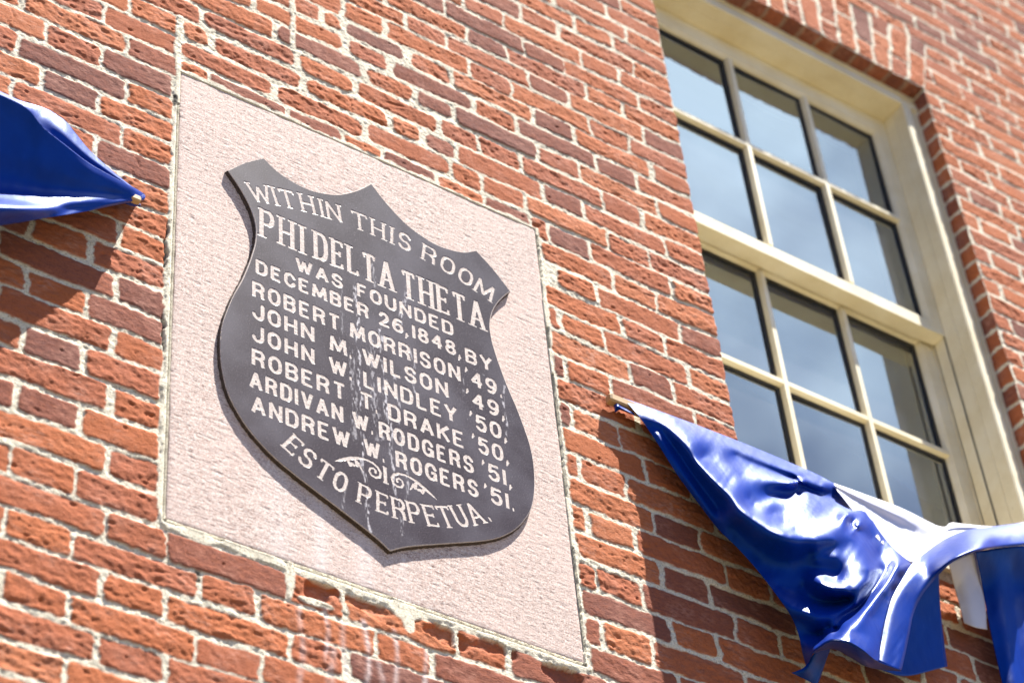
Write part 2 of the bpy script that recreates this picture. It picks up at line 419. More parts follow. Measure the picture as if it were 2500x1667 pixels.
pits = rng.random((5200, 5))
def wall_field(X, Z, fine):
    """height towards the outside (m) and colour data for points of the wall"""
    sh = X.shape
    H = np.zeros(sh, np.float32)
    D = np.zeros(sh + (4,), np.float32); D[..., 3] = 0.5
    best = np.full(sh, 9.0, np.float32)
    wx = (vnoise(X, Z, 0.045, 0.030, 1) - 0.5) * 0.0085 + (vnoise(X, Z, 0.009, 0.008, 2) - 0.5) * 0.0050
    wz = (vnoise(X, Z, 0.060, 0.030, 3) - 0.5) * 0.0075 + (vnoise(X, Z, 0.011, 0.008, 4) - 0.5) * 0.0042
    tq = 0.35; Xr = X + tq * Z
    rough = (vnoise(Xr, Z, 0.034, 0.016, 5) - 0.5) * 0.9 + (vnoise(Xr, Z - 0.15 * X, 0.014, 0.008, 6) - 0.5) * 0.8 + (vnoise(X, Z, 0.0066, 0.0058, 7) - 0.5) * 0.85
    skew = vnoise(X + 0.35 * Z, Z - 0.2 * X, 0.045, 0.010, 8)
    xs = X[0] ; zsr = Z[:, 0]
    mort_h = (vnoise(X, Z, 0.011, 0.009, 9) - 0.5) * 0.0012 + (vnoise(X, Z, 0.0055, 0.0055, 10) - 0.5) * 0.0020 + (vnoise(X, Z, 0.12, 0.04, 12) - 0.62) * 0.0030
    mort_h -= 0.0002
    H[:] = mort_h
    face = np.zeros(sh, np.float32)
    r_ = np.random.default_rng(77)
    def put(x0, x1, z0, z1, kind, U, sl_, gap, seed):
        rr = np.random.default_rng(seed)
        x = U[sl_] + wx[sl_]; zz = Z[sl_] + wz[sl_]
        jh, jv = gap
        hx = (x1 - x0) / 2 - jv; hz = (z1 - z0) / 2 - jh
        if hx < 0.004 or hz < 0.003: return
        cx = (x0 + x1) / 2 + rr.normal(0, 0.0008); cz = (z0 + z1) / 2 + rr.normal(0, 0.0012)
        tilt = rr.normal(0, 0.008)
        rad = 0.008 if kind != 1 else 0.016
        rad = min(rad, hx * 0.9, hz * 0.9)
        qx = np.abs(x - cx) - hx + rad; qz = np.abs(zz - cz - tilt * (x - cx)) - hz + rad
        sd = np.sqrt(np.maximum(qx, 0) ** 2 + np.maximum(qz, 0) ** 2) + np.minimum(np.maximum(qx, qz), 0) - rad
        mk = 1 - sstep(-0.0014, 0.0014, sd)
        sel = mk > face[sl_]
        typ = rr.random()
        amp = (0.0020 if typ > 0.30 else 0.0009) * (0.75 + 0.6 * rr.random())
        base = 0.0010 + rr.normal(0, 0.0005)
        h = base + rough[sl_] * amp + rr.normal(0, 0.004) * (x - cx) + rr.normal(0, 0.012) * (zz - cz)
        h -= np.maximum(0, skew[sl_] - 0.74) * (0.006 if typ > 0.6 else 0.001)
        h -= 0.0016 * np.exp(np.minimum(sd, 0) / 0.0022)
        if kind == 2: h -= 0.010 * sstep(0.35, 0.8, vnoise(X[sl_], Z[sl_], 0.05, 0.04, 21))
        # a few burnt-out holes
        for _ in range(rr.poisson(2.0 if typ > 0.30 else 0.7)):
            px = cx + rr.uniform(-hx, hx) * 0.9; pz = cz + rr.uniform(-hz, hz) * 0.8
            ra = rr.uniform(0.0015, 0.0055) * rr.uniform(.6, 1); el = rr.uniform(0.8, 2.0)
            d = np.sqrt(((x - px) / el) ** 2 + (zz - pz) ** 2) / ra
            h -= rr.uniform(0.0015, 0.004) * (1 - sstep(0.5, 1.15, d))
        if rr.random() < 0.15 and hx > 0.07:                                     # crack across
            px = cx + rr.uniform(-0.6, 0.6) * hx
            d = np.abs(x - px - (vnoise(X[sl_], Z[sl_], 0.02, 0.012, 23) - 0.5) * 0.02)
            h -= 0.002 * np.exp(-(d / 0.0012) ** 2)
        tv = 0.05 + 0.22 * rr.random() if typ < 0.19 else rr.uniform(0.40, 0.90)
        Hs = H[sl_]; Hn = mort_h[sl_] * (1 - mk) + h * mk
        Hs[sel] = Hn[sel]; H[sl_] = Hs
        Ds = D[sl_]
        Ds[..., 0][sel] = mk[sel]; Ds[..., 1][sel] = tv; Ds[..., 2][sel] = typ
        D[sl_] = Ds
        fs = face[sl_]; fs[sel] = mk[sel]; face[sl_] = fs
    def slc(x0, x1, z0, z1, pad=0.012):
        i0 = np.searchsorted(xs, x0 - pad); i1 = np.searchsorted(xs, x1 + pad)
        j0 = np.searchsorted(zsr, z0 - pad); j1 = np.searchsorted(zsr, z1 + pad)
        if i1 - i0 < 2 or j1 - j0 < 2: return None
        return (slice(j0, j1), slice(i0, i1))
    for k, (x0, x1, z0, z1, kind) in enumerate(bricks):
        s_ = slc(x0, x1, z0, z1)
        if s_ is None: continue
        rr = np.random.default_rng(900 + k)
        gap = (0.0046 + rr.normal(0, 0.0009), 0.0050 + rr.normal(0, 0.0014)) if kind != 1 else (0.0068, 0.0085)
        put(x0, x1, z0, z1, kind, X, s_, gap, 900 + k)
    # flat gauged arch over the window: its own fan of bricks
    ai = arch_in(X, Z)
    if ai.any():
        H[ai] = mort_h[ai]; D[ai] = (0, 0, 0, 0.5); face[ai] = 0
        U = np.where((Z > ARZ0 - 0.02) & (Z < ARZ1 + 0.02), arch_u(X, Z), 99)
        nV = 16; st = 2 * arch_half / nV
        for v in range(nV):
            u0 = ARX - arch_half + v * st; u1 = u0 + st
            zsplit = ARZ0 + (0.168 if v % 2 else 0.090)
            for z0, z1 in ((ARZ0 + 0.001, zsplit), (zsplit, ARZ1)):
                c0 = ARX + (u0 - ARX) * 1.16; c1 = ARX + (u1 - ARX) * 1.16
                s_ = slc(min(u0, c0), max(u1, c1), z0, z1)
                if s_ is None: continue
                put(u0, u1, z0, z1, 0, U, s_, (0.004, 0.0055), 5000 + v * 2 + int(z1 > ARZ1 - 0.01))
        # soffit edge: no mortar lip at the bottom of the arch
    # pointing round the tablet
    dx = np.where(X < 0.43, -X - 0.001, X - tab_r(Z)); dz = np.maximum(Z, TZ0 - Z)
    d = np.where((dx > 0) & (dz > 0), np.hypot(dx, dz), np.maximum(dx, dz))
    jag = (vnoise(X, Z, 0.03, 0.03, 31) - 0.5) * 0.010 + (vnoise(X, Z, 0.009, 0.009, 32) - 0.5) * 0.006
    wid = np.where(X < 0.0, 0.0125, np.where(Z > -0.0, 0.006, np.where(Z < TZ0, 0.017, 0.0075)))
    bead = (d > 0) & (d + jag < wid) & (Z < 0.012)
    tb = 1 - sstep(-0.001, 0.001, d + jag - wid)
    tb = np.where((Z < 0.012) & (d > -0.02), tb, 0)
    hb_ = 0.0012 + (vnoise(X, Z, 0.02, 0.02, 33) - 0.5) * 0.0018
    H = H * (1 - tb) + hb_ * tb
    D[..., 0] = D[..., 0] * (1 - tb)
    # open black cracks between pointing and brick (left side) and under the tablet
    crk = np.exp(-((d + jag - wid - 0.002) / 0.0022) ** 2) * ((X < 0) & (Z < -0.03) & (Z > -0.98)) * sstep(0.30, 0.5, vnoise(X, Z, 0.5, 0.11, 34))
    crk2 = np.exp(-((d - 0.0012) / 0.0016) ** 2) * ((Z < TZ0 + 0.001) | ((X < 0.0) & (Z < -0.10)) | ((X > 0.86) & (vnoise(X, Z, 0.1, 0.07, 36) > 0.55))) * (Z < -0.02)
    ck = np.clip(np.maximum(crk, crk2), 0, 1) * (d > -0.004)
    H -= 0.009 * ck
    D[..., 3] = np.where(ck > 0.15, np.minimum(D[..., 3], 0.5 - 0.45 * ck), D[..., 3])
    H = np.where(d < -0.003, -0.03, H)
    # old seam of mortar running up from the tablet's top left corner, and one over the relaid patch
    for (x0, za, zb, wd) in ((-0.008 - 0.0, 0.0, 0.175, 0.0075), (0.262, 0.225, 0.42, 0.0062)):
        dd = np.abs(X - x0 - (vnoise(X, Z, 0.06, 0.05, 41) - 0.5) * 0.008)
        t_ = (1 - sstep(wd - 0.002, wd + 0.0015, dd + jag * 0.4)) * ((Z > za) & (Z < zb))
        H = H * (1 - t_) + (0.002 + mort_h) * t_; D[..., 0] *= (1 - t_)
    # cream repair patches under the tablet
    for (px, pz, rx, rz) in ((0.238, -1.190, 0.010, 0.045), (0.470, -1.176, 0.032, 0.020), (0.475, -1.198, 0.013, 0.025), (0.285, -1.225, 0.04, 0.008), (0.06, -1.168, 0.05, 0.012), (0.17, -1.165, 0.07, 0.010)):
        q = np.hypot((X - px) / rx, (Z - pz) / rz) + (vnoise(X, Z, 0.02, 0.02, 43) - 0.5) * 0.5
        t_ = 1 - sstep(0.9, 1.05, q)
        H = H * (1 - t_) + 0.0015 * t_; D[..., 0] *= (1 - t_)
    # broken, hollowed bricks under the tablet
    for (px, pz, rx, rz, dp) in ((0.297, -1.200, 0.035, 0.024, 0.012), (0.395, -1.190, 0.045, 0.022, 0.005), (0.56, -1.20, 0.05, 0.022, 0.008), (0.66, -1.185, 0.06, 0.02, 0.006), (0.81, -1.195, 0.05, 0.03, 0.010)):
        q = np.hypot((X - px) / rx, (Z - pz) / rz) + (vnoise(X, Z, 0.025, 0.018, 44) - 0.5) * 0.8
        H -= dp * (1 - sstep(0.75, 1.0, q)) * (D[..., 0] > 0.5)
    # lime runs on the bricks under the tablet; soot in a few joints
    zz = Z
    run = np.zeros(sh, np.float32)
    for (px, zt, zb, wd, am) in ((0.306, -1.20, -1.36, 0.0045, 0.9), (0.342, -1.24, -1.42, 0.006, 0.45), (0.386, -1.22, -1.46, 0.0055, 0.85), (0.444, -1.22, -1.40, 0.005, 0.7), (0.504, -1.24, -1.44, 0.005, 0.7), (0.257, -1.24, -1.46, 0.006, 0.4), (0.41, -1.30, -1.5, 0.006, 0.55), (0.316, -1.30, -1.44, 0.008, 0.5)):
        xx = X - px - 0.004 * np.sin(Z * 40 + px * 90)
        g = np.exp(-(xx / wd) ** 2) * sstep(zb, zb + 0.06, Z) * (1 - sstep(zt - 0.01, zt, Z))
        run = np.maximum(run, am * g * (0.35 + 0.9 * vnoise(X, Z, 0.006, 0.02, 51)))
    D[..., 3] = np.where(run > 0.03, np.clip(0.5 + 0.5 * run, 0, 1), D[..., 3])
    soot = np.zeros(sh, np.float32)
    for (xa, za, xb, zb, wd) in ((0.035, -1.229, 0.135, -1.227, 0.006), (0.063, -1.236, 0.0635, -1.258, 0.006), (0.30, -1.224, 0.46, -1.226, 0.004), (-0.009, -0.082, -0.009, -0.105, 0.006)):
        t = np.clip(((X - xa) * (xb - xa) + (Z - za) * (zb - za)) / ((xb - xa) ** 2 + (zb - za) ** 2), 0, 1)
        dd = np.hypot(X - xa - t * (xb - xa), Z - za - t * (zb - za))
        soot = np.maximum(soot, (1 - sstep(wd * 0.5, wd * 1.2, dd)) * (0.4 + 0.9 * vnoise(X, Z, 0.008, 0.006, 52)))
    sm = soot * (D[..., 0] < 0.5)
    D[..., 3] = np.where(sm > 0.05, 0.5 - 0.5 * np.clip(sm, 0, 1), D[..., 3])
    return H, D

wall = empty('brick_wall', (0, 0, 0))
tag(wall, 'red brick wall in Flemish bond with pale mortar, holding the tablet and window', 'wall')

# fine part (what the photo shows and a margin), coarse part beyond
def seen_poly(mg):
    pts = np.array([(-0.388, -0.026), (3.035, 2.234), (2.077, -0.79), (-0.261, -1.573)])
    c = pts.mean(0)
    out = []
    for p in pts:
        v = p - c; out.append(p + v / np.linalg.norm(v) * mg)
    return np.array(out)
def in_poly(X, Z, poly):
    ok = np.ones(X.shape, bool)
    n = len(poly)
    for i in range(n):
        a = poly[i]; c = poly[(i + 1) % n]
        ok &= ((c[0] - a[0]) * (Z - a[1]) - (c[1] - a[1]) * (X - a[0])) <= 0
    return ok
ST = 0.0027
BLK = 10
fx0, fx1, fz0, fz1 = -0.756, 3.45, -1.944, 2.592
nx = int((fx1 - fx0) / ST / BLK) * BLK; nz = int((fz1 - fz0) / ST / BLK) * BLK
gx = fx0 + np.arange(nx + 1) * ST; gz = fz0 + np.arange(nz + 1) * ST
# snap grid lines on the opening's edges
for v, g in ((WX0, gx), (WX1, gx), (WZ0, gz), (WZ1, gz)):
    g[np.argmin(np.abs(g - v))] = v
X, Z = np.meshgrid(gx, gz)
X = X.astype(np.float32); Z = Z.astype(np.float32)
H, D = wall_field(X, Z, True)
def arris(t, joints_, seed):
    b_ = 0.0035 * np.maximum(0, vnoise(t * 0, t, 1, 0.019, seed) - 0.35) + 0.0045 * np.maximum(0, vnoise(t * 0, t, 1, 0.047, seed + 1) - 0.45)
    for q in joints_: b_ = b_ + (0.0022 + 0.003 * vnoise(np.array([0.0]), np.array([q]), 1, 0.011, seed + 2)[0]) * np.exp(-((t - q) / 0.0075) ** 2)
    return np.minimum(b_, 0.0068)
rowj = [(zs[k] + zs[k + 1]) / 2 for k in range(len(zs) - 1)]
archj = [ARX - arch_half + v * 2 * arch_half / 16 for v in range(17)]
bR = arris(gz, rowj, 201); bL = arris(gz, rowj, 211); bT = arris(gx, archj, 221)
Xd = X.copy(); Zd = Z.copy()
oz = (gz >= WZ0) & (gz <= WZ1 + 1e-6); ox = (gx >= WX0) & (gx <= WX1 + 1e-6)
dR = gx - WX1; Xd += np.where((dR > -1e-6) & (dR < .05), np.exp(-np.maximum(dR, 0) / .008), 0)[None, :] * (bR * oz)[:, None]
dL = WX0 - gx; Xd -= np.where((dL > -1e-6) & (dL < .05), np.exp(-np.maximum(dL, 0) / .008), 0)[None, :] * (bL * oz)[:, None]
dT = gz - WZ1; Zd += np.where((dT > -1e-6) & (dT < .05), np.exp(-np.maximum(dT, 0) / .008), 0)[:, None] * (bT * ox)[None, :]
V = np.stack([Xd, -H, Zd], -1).reshape(-1, 3)
Q = grid_quads(nz + 1, nx + 1)
xc = (gx[1:] + gx[:-1]) / 2; zcn = (gz[1:] + gz[:-1]) / 2
XC, ZC = np.meshgrid(xc, zcn)
poly = seen_poly(0.30)
blkx = (np.arange(nx) // BLK) * BLK; blkz = (np.arange(nz) // BLK) * BLK
BX = xc[np.minimum(blkx + BLK // 2, nx - 1)][None, :] * np.ones((nz, 1)); BZ = zcn[np.minimum(blkz + BLK // 2, nz - 1)][:, None] * np.ones((1, nx))
hole = (XC > WX0) & (XC < WX1) & (ZC > WZ0) & (ZC < WZ1)
fine = in_poly(BX, BZ, poly)
tabhide = (XC > 0.012) & (XC < tab_r(ZC) - 0.012) & (ZC < -0.012) & (ZC > TZ0 + 0.012)
keep = fine & ~hole & ~tabhide
archq = arch_in(XC, ZC)
A = {'bd': D.reshape(-1, 4)}
q1 = Q[keep & ~archq]; v_, q_, a_ = compact(V, q1, A)
link('brickwork', np_mesh('brickwork', v_, q_, a_), M_brick, wall)
q1 = Q[keep & archq]; v_, q_, a_ = compact(V, q1, A)
link('jack_arch', np_mesh('jack_arch', v_, q_, a_), M_brick, wall)['label'] = 'flat arch of upright fanned bricks over the window'
# coarse surroundings: one quad per block inside the fine rectangle, then a wider coarse sheet
cq = Q.reshape(nz, nx, 4)
ii = np.arange((nz + 1) * (nx + 1)).reshape(nz + 1, nx + 1)[::BLK, ::BLK]
cbq = np.stack([ii[:-1, :-1], ii[:-1, 1:], ii[1:, 1:], ii[1:, :-1]], -1)
cbk = ~fine[::BLK, ::BLK] & ~hole[::BLK, ::BLK]
q1 = cbq[cbk]; v_, q_, a_ = compact(V, q1, A)
Vs = [v_]; Qs = [q_]; As = [a_['bd']]; off = len(v_)
gx1, gz1 = gx[-1], gz[-1]
for (xa, xb, za, zb) in ((-3.0, gx[0], -3.0, 3.4), (gx1, 5.4, -3.0, 3.4), (gx[0], gx1, -3.0, gz[0]), (gx[0], gx1, gz1, 3.4)):
    nxx = max(2, int((xb - xa) / 0.012)); nzz = max(2, int((zb - za) / 0.012))
    Xg, Zg = np.meshgrid(np.linspace(xa, xb, nxx).astype(np.float32), np.linspace(za, zb, nzz).astype(np.float32))
    Hg, Dg = wall_field(Xg, Zg, False)
    Vs.append(np.stack([Xg, -Hg, Zg], -1).reshape(-1, 3)); Qs.append(grid_quads(nzz, nxx).reshape(-1, 4) + off); As.append(Dg.reshape(-1, 4)); off += Xg.size
link('outer_brickwork', np_mesh('outer_brickwork', np.concatenate(Vs), np.concatenate(Qs), {'bd': np.concatenate(As)}), M_brick, wall)
# body of the wall behind the face, with the opening left free, down to the ground
boxes = [(-9, WX0 - 0.004, 0.012, 0.33, -5.3, 5.5), (WX1 + 0.004, 9, 0.012, 0.33, -5.3, 5.5),
         (WX0 - 0.004, WX1 + 0.004, 0.012, 0.33, WZ1 + 0.004, 5.5), (WX0 - 0.004, WX1 + 0.004, 0.012, 0.33, -5.3, WZ0 - 0.004)]
me = box_mesh('wall_core', boxes); link('wall_core', me, M_brick, wall)

# reveals of the opening: heightfield strips returning into the wall
def reveal(name, along, across, fn, n_out, flat_rows):
    pass
dep = np.arange(0, 0.0601, 0.0027)
zz = gz[(gz >= WZ0 - 1e-6) & (gz <= WZ1 + 1e-6)]
for side in (0, 1):
    j0 = np.argmin(np.abs(gz - WZ0)); j1 = np.argmin(np.abs(gz - WZ1)); i0 = np.argmin(np.abs(gx - (WX1 if side else WX0)))
    zl = gz[j0:j1 + 1]; h0 = H[j0:j1 + 1, i0]
    YY, ZZ = np.meshgrid(dep, zl)
    mk = np.zeros(YY.shape, np.float32); tv = np.zeros(YY.shape, np.float32); hh = (vnoise(YY, ZZ, 0.011, 0.009, 61) - 0.5) * 0.002
    for k, (zc, p) in enumerate(rows):
        zt = (zs[k - 1] + zc) / 2 if k else zc + .03; zb = (zs[k + 1] + zc) / 2 if k + 1 < len(zs) else zc - .03
        if zt < WZ0 or zb > WZ1: continue
        rr = np.random.default_rng(7000 + k + side * 500)
        sd = np.abs(ZZ + (vnoise(YY, ZZ, 0.012, 0.012, 62) - 0.5) * 0.007 - (zt + zb) / 2) - (zt - zb) / 2 + 0.0056
        m_ = 1 - sstep(-0.0014, 0.0014, sd)
        hb = 0.001 + (vnoise(YY, ZZ, 0.02, 0.014, 63) - 0.5) * 0.003 - 0.0016 * np.exp(np.minimum(sd, 0) / 0.0022)
        s_ = m_ > mk
        hh = np.where(s_, hh * (1 - m_) + hb * m_, hh); tv = np.where(s_, rr.choice([0.2, 0.5, 0.6, 0.7]), tv); mk = np.maximum(mk, m_)
    bt = (bR if side else bL)[j0:j1 + 1][:, None]
    bite = np.exp(-YY / 0.012) * bt
    xx = (WX1 - hh + bite) if side else (WX0 + hh - bite)
    xx[:, 0] = (WX1 + bt[:, 0]) if side else (WX0 - bt[:, 0])
    yy = YY.copy(); yy[:, 0] = -h0
    Vr = np.stack([xx, yy, ZZ], -1).reshape(-1, 3)
    Qr = grid_quads(*YY.shape).reshape(-1, 4)
    if side == 0: Qr = Qr[:, ::-1]
    Dr = np.stack([mk, tv, mk * 0 + .5, mk * 0 + .5], -1).reshape(-1, 4)
    link('jamb_brickwork', np_mesh('jamb_brickwork', Vr, Qr, {'bd': Dr}), M_brick, wall)
i0 = np.argmin(np.abs(gx - WX0)); i1 = np.argmin(np.abs(gx - WX1)); j0 = np.argmin(np.abs(gz - WZ1))
xl = gx[i0:i1 + 1]; h0 = H[j0, i0:i1 + 1]
YY, XX = np.meshgrid(dep, xl)
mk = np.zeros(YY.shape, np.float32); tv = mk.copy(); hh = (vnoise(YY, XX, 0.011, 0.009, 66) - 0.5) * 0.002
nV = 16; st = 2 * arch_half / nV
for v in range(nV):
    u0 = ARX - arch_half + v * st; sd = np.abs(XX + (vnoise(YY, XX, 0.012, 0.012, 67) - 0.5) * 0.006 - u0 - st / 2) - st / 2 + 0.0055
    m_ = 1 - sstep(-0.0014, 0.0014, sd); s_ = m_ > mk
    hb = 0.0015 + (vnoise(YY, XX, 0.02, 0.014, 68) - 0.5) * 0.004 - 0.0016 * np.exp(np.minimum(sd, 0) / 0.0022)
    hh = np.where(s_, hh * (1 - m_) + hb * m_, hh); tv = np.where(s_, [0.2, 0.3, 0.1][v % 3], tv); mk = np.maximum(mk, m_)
mk = np.maximum(mk, 0.8)  # soffit shade put into the colour: dark tints, mortar joints nearly covered
bt = bT[i0:i1 + 1][:, None]
zz_ = WZ1 - hh + np.exp(-YY / 0.012) * bt; zz_[:, 0] = WZ1 + bt[:, 0]
yy = YY.copy(); yy[:, 0] = -h0
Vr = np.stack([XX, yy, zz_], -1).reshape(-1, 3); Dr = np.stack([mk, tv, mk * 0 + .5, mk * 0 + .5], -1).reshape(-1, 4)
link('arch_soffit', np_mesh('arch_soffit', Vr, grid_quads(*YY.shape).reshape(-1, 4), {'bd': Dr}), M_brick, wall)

# ------------------------------------------------------------------ granite tablet with raised shield
tablet = empty('memorial_tablet', (0.43, 0, -0.58))
tag(tablet, 'pink granite tablet set in the brick wall, raised dark shield with cut inscription', 'tablet')
def under(name, me, mt, parent):
    o = link(name, me, mt, parent); o.matrix_parent_inverse = parent.matrix_world.inverted(); return o

st = 0.0022
gxx = np.linspace(0, 1, int(0.866 / st)); gzz = np.linspace(TZ0, 0, int(1.158 / st))
U, Zt = np.meshgrid(gxx, gzz)
edge_w = (vnoise(U * 0, Zt, 1, 0.03, 70) - 0.5) * 0.003 + (vnoise(U * 0, Zt, 1, 0.009, 71) - 0.5) * 0.0016
Xt = -0.001 * (1 - U) + U * tab_r(Zt) + edge_w * (np.abs(U - 0.5) * 2) ** 30
Zt2 = Zt + ((vnoise(U * 0.86, U * 0, 0.03, 1, 72) - 0.5) * 0.003) * (np.abs((Zt - TZ0 / 2) / (TZ0 / 2))) ** 30
ht = (vnoise(Xt, Zt, 0.018, 0.0042, 73) - 0.5) * 0.00035 + (vnoise(Xt, Zt, 0.008, 0.003, 74) - 0.5) * 0.0004 + (vnoise(Xt, Zt, 0.2, 0.2, 75) - 0.5) * 0.002
gro = vnoise(Xt + 0.1 * Zt, Zt, 0.024, 0.0035, 76)
ht -= np.maximum(0, gro - 0.84) * 0.005
de = np.minimum(np.minimum(Xt + 0.001, tab_r(Zt) - Xt), np.minimum(-Zt, Zt - TZ0))
ht -= 0.003 * np.exp(-np.maximum(de, 0) / 0.003)
ht[0, :] = ht[-1, :] = -0.10; ht[:, 0] = ht[:, -1] = -0.10
gd = np.zeros(Xt.shape + (4,), np.float32); gd[..., 3] = 1
runs = ((0.39, -1.04, -1.158, .02, .6), (0.30, -0.99, -1.158, .016, .6), (0.215, -0.95, -1.158, .03, .45), (0.47, -1.05, -1.158, .012, .4))
for (px, zt, zb, wd, am) in runs:
    gd[..., 1] = np.maximum(gd[..., 1], am * np.exp(-((Xt - px) / wd) ** 2) * (Zt < zt) * (0.4 + 0.8 * vnoise(Xt, Zt, 0.006, 0.06, 77)))
Vt = np.stack([Xt, -ht - 0.0005, Zt2], -1).reshape(-1, 3)
under('slab', np_mesh('slab', Vt, grid_quads(*Xt.shape).reshape(-1, 4), {'gd': gd.reshape(-1, 4)}), M_granite, tablet)

# shield outline (right half and left half averaged about x = SXC)
SXC = 0.4382
half = [(0.0000, -0.0986), (0.0240, -0.1272), (0.0515, -0.1540), (0.0840, -0.1785), (0.1180, -0.1925), (0.1515, -0.2000), (0.1850, -0.1975), (0.2200, -0.1875), (0.2540, -0.1650),
        (0.2960, -0.2030), (0.3330, -0.2460),
        (0.3090, -0.2780), (0.2895, -0.3110), (0.2775, -0.3410), (0.2715, -0.3690), (0.2705, -0.3900), (0.2730, -0.4220), (0.2800, -0.4560), (0.2865, -0.4830), (0.3000, -0.5300), (0.3170, -0.5780),
        (0.3310, -0.6260), (0.3410, -0.6700), (0.3445, -0.7190), (0.3405, -0.7760), (0.3285, -0.8280), (0.3080, -0.8680), (0.2800, -0.9040), (0.2400, -0.9380),
        (0.1960, -0.9630), (0.1400, -0.9890), (0.0900, -1.0120), (0.0460, -1.0330), (0.0210, -1.0470), (0.0000, -1.0608)]
corner = {0, 8, 10, 34}
def smooth_half(pts, corners, n=10):
    out = []; segs = sorted(corners)
    for a, c in zip(segs[:-1], segs[1:]):
        P = np.array(pts[a:c + 1]); P = np.vstack([2 * P[0] - P[1], P, 2 * P[-1] - P[-2]])
        for i in range(1, len(P) - 2):
            for t in np.linspace(0, 1, n, endpoint=False):
                p0, p1, p2, p3 = P[i - 1:i + 3]
                out.append(0.5 * (2 * p1 + (p2 - p0) * t + (2 * p0 - 5 * p1 + 4 * p2 - p3) * t ** 2 + (3 * p1 - p0 - 3 * p2 + p3) * t ** 3))
    out.append(np.array(pts[-1]))
    return np.array(out)
hp = smooth_half(half, corner)
R_ = np.c_[SXC + hp[:, 0], hp[:, 1]]; L_ = np.c_[SXC - hp[:, 0], hp[:, 1]][::-1]
OUT = np.vstack([R_, L_[1:-1]])                                   # clockwise from the top peak
def sd_poly(Xp, Zp, poly):
    """signed distance, negative inside"""
    d2 = np.full(Xp.shape, 1e9, np.float32); s = np.zeros(Xp.shape, bool)
    n = len(poly)
    for i in range(n):
        a = poly[i]; c = poly[(i + 1) % n]; e = c - a
        wx_ = Xp - a[0]; wz_ = Zp - a[1]
        t = np.clip((wx_ * e[0] + wz_ * e[1]) / (e @ e + 1e-12), 0, 1)
        d2 = np.minimum(d2, (wx_ - t * e[0]) ** 2 + (wz_ - t * e[1]) ** 2)
        c1 = (a[1] <= Zp) & (c[1] > Zp) & (e[0] * wz_ - e[1] * wx_ > 0)
        c2 = (a[1] > Zp) & (c[1] <= Zp) & (e[0] * wz_ - e[1] * wx_ < 0)
        s ^= (c1 | c2)
    return np.where(s, -1, 1) * np.sqrt(d2)

